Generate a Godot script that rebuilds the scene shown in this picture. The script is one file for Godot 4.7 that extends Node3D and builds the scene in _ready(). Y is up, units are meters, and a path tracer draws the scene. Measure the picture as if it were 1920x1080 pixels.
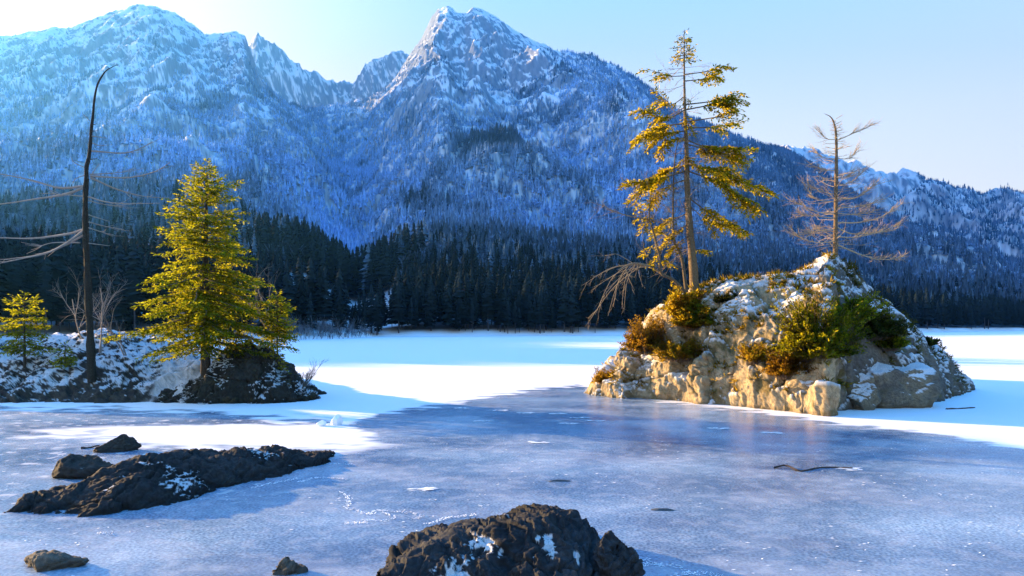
extends Node3D
# Frozen mountain lake at low winter sun. Metres, y up, the camera looks along -z.

const F := 1280.0      # focal length in pixels of the 1920 wide photograph
const EYE := 3.0       # height of the camera above the ice
const HOR := 608.0     # row of the horizon

var rng := RandomNumberGenerator.new()
var taken := {}
var M := {}
var fbm := FastNoiseLite.new()
var ridge := FastNoiseLite.new()
var cell := FastNoiseLite.new()
var crack := FastNoiseLite.new()

# ------------------------------------------------------------------ helpers
class Soup:
	var v := PackedVector3Array()
	var c := PackedColorArray()
	var n := PackedVector3Array()
	var i := PackedInt32Array()

	func tube(pts: PackedVector3Array, r0: float, r1: float, sides: int, col: Color, wob := 0.0) -> void:
		var m := pts.size()
		if m < 2: return
		var first := v.size()
		var side := Vector3.ZERO
		for k in m:
			var t: Vector3 = (pts[mini(k + 1, m - 1)] - pts[maxi(k - 1, 0)]).normalized()
			if side == Vector3.ZERO:
				side = t.cross(Vector3(0.3, 0.2, 0.93)).normalized()
				if side.length() < 0.5: side = t.cross(Vector3.RIGHT).normalized()
			side = (side - t * side.dot(t)).normalized()
			var up := side.cross(t)
			var s := float(k) / (m - 1)
			var r := lerpf(r0, r1, s)
			for j in sides:
				var a := TAU * j / sides
				var q := side * cos(a) + up * sin(a)
				var rr := r * (1.0 + wob * sin(j * 2.7 + k * 1.9) * 0.5 + wob * sin(k * 5.3 + j * 1.3) * 0.5)
				v.append(pts[k] + q * rr); n.append(q); c.append(col)
		for k in m - 1:
			for j in sides:
				var a := first + k * sides + j
				var b := first + k * sides + (j + 1) % sides
				i.append_array([a, b, a + sides, b, b + sides, a + sides])
		var tip := v.size()
		v.append(pts[m - 1] + (pts[m - 1] - pts[m - 2]).normalized() * r1); n.append((pts[m - 1] - pts[m - 2]).normalized()); c.append(col)
		for j in sides:
			i.append_array([tip - sides + j, tip - sides + (j + 1) % sides, tip])

	func spray(p: Vector3, d: Vector3, side: Vector3, w: float, col: Color) -> void:
		var a := v.size()
		var q := p + d * 0.45
		v.append(p); v.append(q + side * w); v.append(p + d); v.append(q - side * w)
		c.append(col); c.append(col); c.append(col); c.append(col)
		i.append_array([a, a + 1, a + 2, a, a + 2, a + 3])

	func mesh(m: Material, smooth := true) -> ArrayMesh:
		var arr := []
		arr.resize(Mesh.ARRAY_MAX)
		arr[Mesh.ARRAY_VERTEX] = v
		arr[Mesh.ARRAY_COLOR] = c
		arr[Mesh.ARRAY_INDEX] = i
		if smooth and n.size() == v.size(): arr[Mesh.ARRAY_NORMAL] = n
		var out := ArrayMesh.new()
		out.add_surface_from_arrays(Mesh.PRIMITIVE_TRIANGLES, arr)
		out.surface_set_material(0, m)
		return out

class Grid:
	var nu := 0
	var nv := 0
	var wrap := false
	var turn := 1.0
	var p := PackedVector3Array()
	var n := PackedVector3Array()
	var c := PackedColorArray()

	func _init(u: int, w: int) -> void:
		nu = u; nv = w
		p.resize(u * w); n.resize(u * w); c.resize(u * w)

	func normals() -> void:
		for b in nv:
			var b0 := maxi(b - 1, 0) * nu
			var b1 := mini(b + 1, nv - 1) * nu
			for a in nu:
				var a0 := a - 1
				var a1 := a + 1
				if wrap:
					if a0 < 0: a0 = nu - 2
					if a1 > nu - 1: a1 = 1
				else:
					a0 = maxi(a0, 0); a1 = mini(a1, nu - 1)
				n[b * nu + a] = ((p[b * nu + a1] - p[b * nu + a0]).cross(p[b1 + a] - p[b0 + a]) * turn).normalized()

	func push(f: Callable) -> void:
		for k in p.size(): p[k] += n[k] * f.call(p[k], n[k])

	func paint(f: Callable) -> void:
		for k in p.size(): c[k] = f.call(p[k], n[k])

	func mesh(m: Material) -> ArrayMesh:
		var ix := PackedInt32Array()
		ix.resize((nu - 1) * (nv - 1) * 6)
		var k := 0
		for b in nv - 1:
			for a in nu - 1:
				var q := b * nu + a
				if turn > 0:
					ix[k] = q; ix[k + 1] = q + nu; ix[k + 2] = q + 1; ix[k + 3] = q + 1; ix[k + 4] = q + nu; ix[k + 5] = q + nu + 1
				else:
					ix[k] = q; ix[k + 1] = q + 1; ix[k + 2] = q + nu; ix[k + 3] = q + 1; ix[k + 4] = q + nu + 1; ix[k + 5] = q + nu
				k += 6
		var arr := []
		arr.resize(Mesh.ARRAY_MAX)
		arr[Mesh.ARRAY_VERTEX] = p; arr[Mesh.ARRAY_NORMAL] = n; arr[Mesh.ARRAY_COLOR] = c; arr[Mesh.ARRAY_INDEX] = ix
		var out := ArrayMesh.new()
		out.add_surface_from_arrays(Mesh.PRIMITIVE_TRIANGLES, arr)
		out.surface_set_material(0, m)
		return out

func numbered(called: String) -> String:
	var k: int = taken.get(called, 0)
	taken[called] = k + 1
	return called if k == 0 else "%s_%03d" % [called, k]

func thing(called: String, label: String, category: String, at_ := Vector3.ZERO, group := "") -> Node3D:
	var o := Node3D.new()
	o.name = numbered(called)
	add_child(o)
	o.position = at_
	return tag(o, label, category, group)

func tag(o: Node3D, label: String, category: String, group := "") -> Node3D:
	o.set_meta("label", label)
	o.set_meta("category", category)
	if group: o.set_meta("group", group)
	return o

func obj(called: String, m: Mesh, parent: Node = self) -> MeshInstance3D:
	var o := MeshInstance3D.new()
	o.mesh = m
	o.name = numbered(called) if parent == self else called
	if parent != self:
		var k := 0
		while parent.has_node(NodePath(o.name)):
			k += 1
			o.name = "%s_%03d" % [called, k]
	parent.add_child(o)
	return o

func struct(called: String, m: Mesh, kind := "structure") -> MeshInstance3D:
	var o := obj(called, m)
	o.set_meta("kind", kind)
	return o

# a place in the world, from its bearing and its distance ahead
func at(px: float, py: float, d: float) -> Vector3:
	return Vector3((px - 960.0) / F * d, EYE - (py - HOR) / F * d, -d)

func ice(px: float, py: float) -> Vector3:
	var d := EYE * F / (py - HOR)
	return Vector3((px - 960.0) / F * d, 0, -d)

func table(a: Array, x: float, col: int) -> float:
	if x <= a[0][0]: return a[0][col]
	for k in range(1, a.size()):
		if x <= a[k][0]:
			return lerpf(a[k - 1][col], a[k][col], (x - a[k - 1][0]) / (a[k][0] - a[k - 1][0]))
	return a[-1][col]

func curve(pts: Array, steps: int) -> PackedVector3Array:
	var out := PackedVector3Array()
	var m := pts.size()
	for k in steps + 1:
		var s := float(k) / steps * (m - 1)
		var b := mini(int(s), m - 2)
		var p0: Vector3 = pts[maxi(b - 1, 0)]
		var p1: Vector3 = pts[b]
		var p2: Vector3 = pts[b + 1]
		var p3: Vector3 = pts[mini(b + 2, m - 1)]
		out.append(p1.cubic_interpolate(p2, p0, p3, s - b))
	return out

func rnd(a: float, b: float) -> float:
	return rng.randf_range(a, b)

func noisy(type: int, s: int, oct := 4) -> FastNoiseLite:
	var f := FastNoiseLite.new()
	f.noise_type = type
	f.seed = s
	f.frequency = 1.0
	f.fractal_type = FastNoiseLite.FRACTAL_FBM if oct > 1 else FastNoiseLite.FRACTAL_NONE
	f.fractal_octaves = oct
	return f

func noise_tex(freq: float, dark: Color, light: Color, s: int, bump := 0.0, size := 1024, oct := 4) -> NoiseTexture2D:
	var t := NoiseTexture2D.new()
	t.width = size; t.height = size
	t.seamless = true
	t.seamless_blend_skirt = 0.2
	var f := noisy(FastNoiseLite.TYPE_SIMPLEX_SMOOTH, s, oct)
	f.frequency = freq
	t.noise = f
	if bump > 0.0:
		t.as_normal_map = true
		t.bump_strength = bump
	else:
		var g := Gradient.new()
		g.set_color(0, dark); g.set_color(1, light)
		t.color_ramp = g
	return t

func mat(rough: float, spec := 0.5) -> StandardMaterial3D:
	var m := StandardMaterial3D.new()
	m.vertex_color_use_as_albedo = true
	m.roughness = rough
	m.metallic_specular = spec
	return m

# ------------------------------------------------------------------ materials
func materials() -> void:
	fbm = noisy(FastNoiseLite.TYPE_SIMPLEX_SMOOTH, 3, 5)
	ridge = noisy(FastNoiseLite.TYPE_SIMPLEX_SMOOTH, 8, 5)
	ridge.fractal_type = FastNoiseLite.FRACTAL_RIDGED
	cell = noisy(FastNoiseLite.TYPE_CELLULAR, 5, 1)
	cell.cellular_return_type = FastNoiseLite.RETURN_CELL_VALUE
	crack = noisy(FastNoiseLite.TYPE_CELLULAR, 5, 1)
	crack.cellular_return_type = FastNoiseLite.RETURN_DISTANCE2_SUB
	var grain := noise_tex(0.03, Color(0.62, 0.62, 0.62), Color(1, 1, 1), 21)
	var rock_bump := noise_tex(0.03, Color.BLACK, Color.WHITE, 22, 10.0)
	var rock := mat(0.92, 0.3)
	rock.albedo_texture = grain
	rock.normal_enabled = true; rock.normal_texture = rock_bump; rock.normal_scale = 0.8
	rock.uv1_triplanar = true; rock.uv1_world_triplanar = true; rock.uv1_scale = Vector3.ONE * 0.8
	M.rock = rock
	var near: StandardMaterial3D = rock.duplicate()
	near.uv1_scale = Vector3.ONE * 2.4
	near.normal_scale = 1.6
	M.rock_near = near
	M.land = mat(0.95, 0.2)
	M.wood = mat(0.9, 0.25)
	var bark := mat(0.95, 0.2)
	bark.albedo_texture = noise_tex(0.02, Color(0.5, 0.5, 0.5), Color(1, 1, 1), 31)
	bark.normal_enabled = true; bark.normal_texture = noise_tex(0.02, Color.BLACK, Color.WHITE, 32, 14.0)
	bark.uv1_triplanar = true; bark.uv1_world_triplanar = true; bark.uv1_scale = Vector3(1.6, 0.5, 1.6)
	M.bark = bark
	var leaf := mat(0.6, 0.3)
	leaf.backlight_enabled = true; leaf.backlight = Color(1.4, 1.4, 1.0)
	leaf.cull_mode = BaseMaterial3D.CULL_DISABLED
	M.leaf = leaf
	var far := mat(0.95, 0.1)
	far.cull_mode = BaseMaterial3D.CULL_DISABLED
	M.far = far
	var snow := mat(0.85, 0.3)
	snow.normal_enabled = true; snow.normal_texture = noise_tex(0.02, Color.BLACK, Color.WHITE, 41, 4.0)
	snow.uv1_triplanar = true; snow.uv1_world_triplanar = true; snow.uv1_scale = Vector3.ONE * 0.6
	M.snow = snow

# ------------------------------------------------------------------ terrain
# bearing (pixel column of the crest), row of the crest, distance of the crest
var crest_main := [[-2400, 600, 2200], [-1850, 604, 2100], [-1500, 520, 2150], [-1200, 330, 2250], [-1050, 240, 2300], [-900, 180, 2350], [-500, 120, 2400], [-200, 84, 2400], [0, 68, 2400], [60, 62, 2420], [130, 55, 2450], [170, 40, 2480], [215, 22, 2500], [262, 10, 2500], [300, 18, 2480], [335, 32, 2450], [360, 46, 2430], [385, 65, 2400], [410, 68, 2400], [440, 62, 2400], [460, 72, 2370], [472, 105, 2330], [486, 145, 2300], [505, 172, 2300], [540, 200, 2400], [580, 207, 2500], [640, 195, 2600], [690, 185, 2650], [730, 162, 2650], [760, 118, 2700], [790, 76, 2700], [808, 36, 2700], [822, 18, 2700], [840, 10, 2700], [858, 24, 2720], [872, 28, 2720], [886, 14, 2740], [905, 20, 2740], [925, 30, 2740], [960, 58, 2700], [1000, 75, 2650], [1050, 98, 2600], [1110, 104, 2500], [1150, 125, 2450], [1200, 155, 2400], [1250, 195, 2300], [1300, 226, 2250], [1400, 265, 2150], [1460, 285, 2100], [1540, 327, 2000], [1620, 385, 1900], [1700, 430, 1800], [1800, 480, 1700], [1920, 530, 1600], [2100, 580, 1500], [2600, 600, 1500], [3400, 604, 1500]]
var crest_right := [[1300, 330, 3400], [1460, 286, 3400], [1490, 283, 3400], [1550, 300, 3400], [1605, 302, 3400], [1660, 330, 3350], [1700, 332, 3300], [1740, 335, 3300], [1800, 355, 3250], [1840, 370, 3200], [1870, 366, 3200], [1890, 362, 3200], [1920, 365, 3200], [2100, 385, 3200], [2700, 450, 3200]]
# the massif behind the left hand mountain, which keeps the sun off the central peaks
var crest_back := [[-400, 330, 4100], [-150, 130, 4100], [0, 100, 4100], [130, 84, 4100], [215, 52, 4100], [262, 40, 4100], [300, 50, 4100], [335, 64, 4100], [385, 96, 4100], [440, 94, 4100], [462, 110, 4100], [480, 160, 4100], [600, 300, 4100]]
var crest_far := [[380, 130, 3400], [462, 84, 3400], [474, 64, 3400], [482, 60, 3400], [492, 72, 3400], [510, 88, 3400], [540, 110, 3400], [580, 140, 3400], [600, 153, 3420], [630, 166, 3450], [645, 158, 3450], [658, 160, 3450], [680, 138, 3420], [700, 117, 3400], [722, 106, 3400], [745, 95, 3400], [762, 100, 3400], [800, 112, 3400], [860, 120, 3400]]
var shore := [[-1800, 90, 0], [-600, 95, 0], [0, 105, 0], [400, 122, 0], [560, 132, 0], [640, 140, 0], [700, 164, 0], [1180, 188, 0], [1700, 255, 0], [1920, 330, 0], [2600, 380, 0], [3400, 400, 0]]

func main_height(px: float, d: float, detail := true) -> float:
	var z0 := table(shore, px, 1)
	var zc := table(crest_main, px, 2)
	var yc := EYE + (HOR - table(crest_main, px, 1)) / F * zc
	var s := (d - z0) / (zc - z0)
	var t := (px - 960.0) / F
	var x := t * d
	if s <= 0.0: return -1.5
	var y := 0.0
	if s <= 1.0:
		y = yc * (0.33 * s + 0.67 * s * s)
	else:
		y = yc * (1.0 - (s - 1.0) * 2.6)
	# low bank at the water's edge
	y += 1.1 * smoothstep(0.0, 0.004, s)
	# wooded knoll at the left of the lake and the bench behind the clearing
	y += 13.0 * smoothstep(-40.0, -330.0, px) * smoothstep(-1500.0, -1150.0, px) * exp(-pow((d - 138.0) / 26.0, 2.0))
	y += 9.0 * exp(-pow((px - 640.0) / 150.0, 2.0)) * exp(-pow((d - 330.0) / 70.0, 2.0))
	y += 55.0 * exp(-pow((px - 950.0) / 90.0, 2.0)) * exp(-pow((d - 1000.0) / 170.0, 2.0))
	# spurs that run down from the summits
	var w := clampf(4.0 * s * (1.0 - s), 0.0, 1.0) if s < 1.0 else 0.0
	var a := px - (700.0 + (1.0 - s) * 260.0)
	y += 70.0 * w * exp(-pow(a / 60.0, 2.0)) * smoothstep(0.3, 0.7, s)
	a = px - (860.0 + (1.0 - s) * 620.0)
	y += 95.0 * w * exp(-pow(a / 90.0, 2.0)) * smoothstep(0.1, 0.5, s)
	a = px - (470.0 + (1.0 - s) * 180.0)
	y += 90.0 * w * exp(-pow(a / 80.0, 2.0)) * smoothstep(0.2, 0.6, s)
	a = px - (610.0 + (1.0 - s) * 60.0)
	y -= 60.0 * w * exp(-pow(a / 70.0, 2.0))
	if detail:
		var k := smoothstep(0.02, 0.3, s)
		y += (ridge.get_noise_2d(x / 620.0, d / 900.0) - 0.1) * 75.0 * k * (0.1 + 0.9 * w)
		y += fbm.get_noise_2d(x / 150.0, d / 240.0) * 34.0 * k * (0.2 + 0.8 * w)
		y += (ridge.get_noise_2d(x / 120.0 + 7.0, d / 260.0) * 26.0 + ridge.get_noise_2d(x / 36.0, d / 90.0 + 3.0) * 9.0) * smoothstep(0.5, 0.8, s) * (1.0 - 0.7 * smoothstep(0.86, 1.0, s))
		y += fbm.get_noise_2d(x / 26.0, d / 26.0) * 4.5 * k
	return y

func land_color(p: Vector3, n: Vector3, high: float, more := 0.0) -> Color:
	# high: 0 wooded foot ... 1 bare rock of the summits
	var f := fbm.get_noise_2d(p.x / 60.0, p.z / 60.0)
	var g := fbm.get_noise_3d(p.x / 15.0, p.y / 12.0, p.z / 15.0)
	var snow := Color(0.82, 0.83, 0.85)
	var rock := Color(0.15, 0.19, 0.25).lerp(Color(0.26, 0.31, 0.38), clampf(0.5 + g, 0, 1))
	var steep := smoothstep(0.5, 0.8, n.y + f * 0.3 + g * 0.12)
	var bare := snow
	var streak := fbm.get_noise_3d((p.x + p.y * 0.4) / 8.0, p.y / 120.0, p.z / 80.0)
	streak = streak * 0.6 + fbm.get_noise_3d((p.x + p.y * 0.5) / 30.0 + 5.0, p.y / 170.0, p.z / 120.0) * 0.8
	bare = rock.lerp(snow, smoothstep(-0.08, 0.1, steep - 0.62 + more + streak * 1.1))
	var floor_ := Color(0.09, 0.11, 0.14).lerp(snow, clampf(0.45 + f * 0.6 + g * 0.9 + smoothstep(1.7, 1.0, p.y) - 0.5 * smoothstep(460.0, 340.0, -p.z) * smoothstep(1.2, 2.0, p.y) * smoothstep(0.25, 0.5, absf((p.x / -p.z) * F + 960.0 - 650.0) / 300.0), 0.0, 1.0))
	return floor_.lerp(bare, high)

func along(b: int, nv: int, main: bool) -> float:
	if not main: return pow(float(b) / (nv - 1), 0.8) * 1.12
	if b < 14: return b / 14.0 * 0.014      # finer at the water's edge
	return 0.014 + pow(float(b - 14) / (nv - 15), 0.8) * 1.106

func column(x0: float, x1: float, f: float, main: bool) -> float:
	if not main: return lerpf(x0, x1, f)
	if f < 0.12: return lerpf(x0, -60.0, f / 0.12)
	if f > 0.9: return lerpf(1980.0, x1, (f - 0.9) / 0.1)
	return lerpf(-60.0, 1980.0, (f - 0.12) / 0.78)

func range_mesh(tab: Array, x0: float, x1: float, nu: int, nv: int, main: bool, z0: float) -> ArrayMesh:
	var g := Grid.new(nu, nv)
	for b in nv:
		var s := along(b, nv, main)
		for a in nu:
			var px := column(x0, x1, float(a) / (nu - 1), main)
			var zc := table(tab, px, 2)
			var zs := table(shore, px, 1) - 0.8 if main else z0
			var d := lerpf(zs, zc, s)
			var t := (px - 960.0) / F
			var y := main_height(px, d) if main else side_height(tab, px, d, z0)
			g.p[b * nu + a] = Vector3(t * d, y, -d)
	g.normals()
	for b in nv:
		var s := along(b, nv, main)
		for a in nu:
			var q := b * nu + a
			var p := g.p[q]
			var px := 960.0 + p.x / -p.z * F
			var e := (p.y - EYE) / -p.z     # how high it stands against the lake
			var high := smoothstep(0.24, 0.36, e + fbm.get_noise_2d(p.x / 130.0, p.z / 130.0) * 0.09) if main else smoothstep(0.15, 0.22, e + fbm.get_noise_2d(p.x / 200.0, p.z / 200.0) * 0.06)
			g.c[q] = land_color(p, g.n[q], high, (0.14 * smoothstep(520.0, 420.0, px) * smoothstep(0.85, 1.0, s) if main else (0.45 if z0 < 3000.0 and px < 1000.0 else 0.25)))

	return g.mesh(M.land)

func side_height(tab: Array, px: float, d: float, z0: float) -> float:
	var zc := table(tab, px, 2)
	var yc := EYE + (HOR - table(tab, px, 1)) / F * zc
	var s := (d - z0) / (zc - z0)
	var x := (px - 960.0) / F * d
	var y := yc * (0.1 + 0.5 * s + 0.4 * s * s) if s <= 1.0 else yc * (1.0 - (s - 1.0) * 2.5)
	var w := 0.3 + 0.7 * clampf(4.0 * s * (1.0 - s), 0.0, 1.0)
	y += (ridge.get_noise_2d(x / 500.0, d / 900.0) - 0.2) * 130.0 * w
	y += fbm.get_noise_2d(x / 120.0, d / 200.0) * 60.0 * w
	y += ridge.get_noise_2d(x / 100.0, d / 100.0) * 22.0
	return y

# ------------------------------------------------------------------ distant trees
func far_spruce(tiers: int, per: int, s: int, frost: float) -> Soup:
	# a spruce of unit height whose drooping boughs are leaf-sized faces
	var q := Soup.new()
	rng.seed = s
	var dark := Color(0.5, 0.55, 0.5)
	for k in tiers:
		var f := (k + rnd(-0.3, 0.3)) / tiers
		var y := lerpf(0.97, 0.16, clampf(f, 0, 1))
		var r := 0.02 + 0.17 * pow(clampf(f, 0, 1), 0.8) * rnd(0.8, 1.15)
		for j in per:
			var a := TAU * (j + rnd(-0.4, 0.4)) / per + k * 1.3
			var o := Vector3(cos(a), 0, sin(a))
			var w := Vector3(-sin(a), 0, cos(a)) * r * rnd(0.35, 0.6)
			var rr := r * rnd(0.6, 1.15)
			var dy := rnd(0.03, 0.07)
			var c := dark.lerp(Color(1.6, 1.65, 1.7), frost * rnd(0.2, 1.0))
			var b := q.v.size()
			q.v.append(Vector3(0, y + 0.03, 0)); q.v.append(o * rr * 0.6 + w + Vector3(0, y - dy * 0.5, 0)); q.v.append(o * rr + Vector3(0, y - dy, 0)); q.v.append(o * rr * 0.6 - w + Vector3(0, y - dy * 0.6, 0))
			for m in 4: q.c.append(c)
			q.i.append_array([b, b + 1, b + 2, b, b + 2, b + 3])
	return q

func cone_tree(s: int) -> Soup:
	var q := Soup.new()
	rng.seed = s
	for k in 4:
		var y0: float = [0.08, 0.3, 0.52, 0.72][k]
		var y1: float = [0.5, 0.68, 0.84, 1.0][k]
		var r: float = [0.17, 0.135, 0.095, 0.055][k]
		for j in 5:
			var a := TAU * (j + rnd(-0.3, 0.3)) / 5.0 + k
			var b := a + TAU / 5.0 * rnd(0.7, 1.1)
			var e := q.v.size()
			q.v.append(Vector3(0, y1, 0)); q.v.append(Vector3(cos(a) * r, y0 + rnd(-0.05, 0.05), sin(a) * r)); q.v.append(Vector3(cos(b) * r, y0 + rnd(-0.06, 0.05), sin(b) * r))
			var c := Color(1, 1, 1) * rnd(0.6, 1.25)
			for m in 3: q.c.append(c)
			q.i.append_array([e, e + 1, e + 2])
	return q

func bare_far(s: int, count := 30, thin := 1.0) -> Soup:
	# frosted leafless tree of unit height: upright twigs in a rounded crown
	var q := Soup.new()
	rng.seed = s
	for k in count:
		var a := rnd(0, TAU)
		var h := rnd(0.12, 0.78)
		var o := Vector3(cos(a), 0, sin(a)) * rnd(0.02, 0.14)
		var p := Vector3(0, h, 0) + o
		var d := (Vector3(o.x * 1.3, rnd(0.1, 0.22), o.z * 1.3))
		q.spray(p, d, Vector3(-sin(a), 0, cos(a)), rnd(0.02, 0.045) * thin, Color(1, 1, 1) * rnd(0.55, 1.3))
	q.spray(Vector3.ZERO, Vector3(0, 0.7, 0), Vector3.RIGHT, 0.02, Color(0.4, 0.4, 0.4))
	return q

func scatter(called: String, m: Mesh, where: Array, tint: PackedColorArray) -> void:
	var mm := MultiMesh.new()
	mm.transform_format = MultiMesh.TRANSFORM_3D
	mm.use_colors = true
	mm.mesh = m
	mm.instance_count = where.size()
	for k in where.size():
		mm.set_instance_transform(k, where[k])
		mm.set_instance_color(k, tint[k])
	var o := MultiMeshInstance3D.new()
	o.multimesh = mm
	o.name = numbered(called)
	add_child(o)
	o.set_meta("kind", "stuff")

func forests() -> void:
	# far slopes
	var cone := [cone_tree(1), cone_tree(2)]
	var spots := [[], [], []]
	var tints := [PackedColorArray(), PackedColorArray(), PackedColorArray()]
	rng.seed = 77
	var made := 0
	for k in 210000:
		var t := rnd(-0.86, 0.86)
		var u := rng.randf()
		var d := sqrt(lerpf(420.0 * 420.0, 2600.0 * 2600.0, u))
		var px := 960.0 + t * F
		var zc := table(crest_main, px, 2)
		if d > zc * 1.01: continue
		var x := t * d
		var y := main_height(px, d)
		var e := (y - EYE) / d
		var patch := fbm.get_noise_2d(x / 140.0, d / 200.0)
		var fine := fbm.get_noise_2d(x / 40.0 + 9.0, d / 70.0)
		var thin := smoothstep(0.2, 0.42, e + patch * 0.12 + fine * 0.08)
		if px > 1050.0: thin *= 0.55
		if rng.randf() < thin * 1.05 + clampf(fine * 0.9 - 0.12, 0.0, 0.75): continue
		var h := rnd(11, 20) * lerpf(1.0, 0.5, thin)
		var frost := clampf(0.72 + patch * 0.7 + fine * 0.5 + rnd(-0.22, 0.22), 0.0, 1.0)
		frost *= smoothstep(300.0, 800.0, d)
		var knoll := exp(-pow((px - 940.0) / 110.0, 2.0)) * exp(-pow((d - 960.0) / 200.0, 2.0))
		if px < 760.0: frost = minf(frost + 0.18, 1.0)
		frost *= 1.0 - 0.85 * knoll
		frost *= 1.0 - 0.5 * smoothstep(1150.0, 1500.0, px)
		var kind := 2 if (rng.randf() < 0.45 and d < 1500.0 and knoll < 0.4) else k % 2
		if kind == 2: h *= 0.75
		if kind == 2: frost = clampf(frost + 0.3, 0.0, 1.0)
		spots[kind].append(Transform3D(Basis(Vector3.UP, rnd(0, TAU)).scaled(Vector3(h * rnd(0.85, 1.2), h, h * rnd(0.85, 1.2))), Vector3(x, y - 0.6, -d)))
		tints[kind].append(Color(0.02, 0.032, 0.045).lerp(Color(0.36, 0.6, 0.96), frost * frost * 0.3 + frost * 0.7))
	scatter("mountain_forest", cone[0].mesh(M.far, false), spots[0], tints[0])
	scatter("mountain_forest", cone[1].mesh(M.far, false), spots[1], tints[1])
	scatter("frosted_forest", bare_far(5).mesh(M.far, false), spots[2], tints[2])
	# the right hand hills
	var where := []
	var tint := PackedColorArray()
	for k in 30000:
		var t := rnd(0.36, 0.86)
		var d := sqrt(lerpf(1500.0 * 1500.0, 3400.0 * 3400.0, rng.randf()))
		var px := 960.0 + t * F
		if d > table(crest_right, px, 2): continue
		var y := side_height(crest_right, px, d, 1450.0)
		var e := (y - EYE) / d
		var fine := fbm.get_noise_2d(t * d / 90.0, d / 140.0)
		if rng.randf() < smoothstep(0.12, 0.2, e + fine * 0.06) * (1.0 if px < 1720.0 else 0.4) + clampf(fine, 0.0, 0.6): continue
		var h := rnd(12, 21)
		where.append(Transform3D(Basis(Vector3.UP, rnd(0, TAU)).scaled(Vector3(h, h, h)), Vector3(t * d, y - 0.6, -d)))
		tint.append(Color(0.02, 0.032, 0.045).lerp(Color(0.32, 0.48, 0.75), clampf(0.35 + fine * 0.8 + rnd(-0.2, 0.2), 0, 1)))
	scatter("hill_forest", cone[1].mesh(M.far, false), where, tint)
	# nearer forest between the lake and the foot of the slopes
	var spruce := [far_spruce(15, 7, 11, 0.12), far_spruce(13, 8, 12, 0.2), far_spruce(17, 6, 13, 0.06)]
	var near := [[], [], [], []]
	var shade := [PackedColorArray(), PackedColorArray(), PackedColorArray(), PackedColorArray()]
	for k in 26000:
		var t := rnd(-1.75, 1.15)
		var z0 := table(shore, 960.0 + t * F, 1)
		var d := sqrt(lerpf(pow(z0 + 3.0, 2.0), 520.0 * 520.0, rng.randf()))
		var px := 960.0 + t * F
		var x := t * d
		var f := fbm.get_noise_2d(x / 30.0, d / 30.0)
		# the snowy clearing on the bench
		var open := exp(-pow((px - 650.0) / 95.0, 2.0)) * smoothstep(215.0, 235.0, d) * smoothstep(302.0, 288.0, d)
		open = maxf(open, exp(-pow((px - 1060.0) / 60.0, 2.0)) * 0.4 * smoothstep(330.0, 380.0, d))
		if rng.randf() < open * 1.6 + clampf(f * 0.7, 0.0, 0.5): continue
		var h := rnd(7, 16) * (1.0 + 0.25 * f)
		if px > 540.0 and px < 740.0 and d > 165.0 and d < 290.0: h *= 0.5
		if px < -60.0: h = rnd(17, 22)
		if px > 480.0 and px < 800.0 and d > 290.0 and d < 350.0: h = rnd(19, 26)
		var y := main_height(px, d)
		var kind := k % 3
		var frosted := rng.randf() < (smoothstep(z0 + 45.0, z0 + 150.0, d) * 0.8 if px > 760.0 else smoothstep(185.0, 260.0, d) * 0.85 * (1.0 - exp(-pow((px - 640.0) / 150.0, 2.0))))
		var c := Color(0.016, 0.026, 0.032) * rnd(0.6, 1.7)
		if frosted:
			kind = 3 if rng.randf() < 0.7 else kind
			c = Color(0.16, 0.25, 0.38) * rnd(0.4, 1.1)
			if kind == 3: h *= 0.62
		near[kind].append(Transform3D(Basis(Vector3.UP, rnd(0, TAU)).scaled(Vector3(h * rnd(0.85, 1.2), h, h * rnd(0.85, 1.2))), Vector3(x, y - 0.3, -d)))
		shade[kind].append(c)
	for k in 3: scatter("lakeside_forest", spruce[k].mesh(M.far, false), near[k], shade[k])
	scatter("frosted_forest", bare_far(6, 80, 0.4).mesh(M.far, false), near[3], shade[3])
	# the front rows by the water can be told apart: each a tree of its own
	var protos := []
	for k in 3:
		var o := thing("spruce_tree", "dark spruce of the crowded row along the far shore", "tree", Vector3.ZERO, "dark spruces along the far shore")
		var crown := far_spruce(16 + k, 8, 60 + k, 0.15)
		for j in crown.c.size(): crown.c[j] = Color(crown.c[j].r * 0.034, crown.c[j].g * 0.05, crown.c[j].b * 0.06)
		for j in crown.v.size(): crown.v[j] = Vector3(crown.v[j].x * 1.1, lerpf([0.06, 0.22, 0.1][k], 1.0, crown.v[j].y), crown.v[j].z * 1.1)
		var st := Soup.new()
		st.tube(PackedVector3Array([Vector3(0, -0.03, 0), Vector3(0.004, 0.4, 0), Vector3(0, 0.9, 0)]), 0.013, 0.003, 5, Color(0.06, 0.058, 0.06))
		obj("trunk", st.mesh(M.wood), o)
		obj("crown", crown.mesh(M.far, false), o)
		protos.append(o)
	rng.seed = 901
	for k in 170:
		var px := rnd(490, 1190) if k < 105 else (rnd(1690, 1960) if k < 130 else rnd(-40, 300))
		var z0 := table(shore, px, 1)
		var d := z0 + rnd(2.2, 12)
		var h := rnd(6.5, 16) * (1.15 if px < 310.0 else 1.0)
		if px > 540.0 and px < 690.0:
			d = z0 + rnd(14, 30)
		var o: Node3D = protos[k % 3]
		if k >= 3:
			o = o.duplicate()
			o.name = numbered("spruce_tree")
			add_child(o)
		o.set_meta("label", "dark spruce of the row behind the left islet" if px < 320.0 else ("dark spruce behind the brushy point, right of the bushy green spruce" if px < 700.0 else ("dark spruce of the far shore row between the two islets" if px < 1200.0 else "dark spruce of the far shore row right of the rock islet")))
		o.position = Vector3((px - 960.0) / F * d, main_height(px, d) - 0.2, -d)
		o.rotation.z = rnd(-0.03, 0.03)
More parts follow.
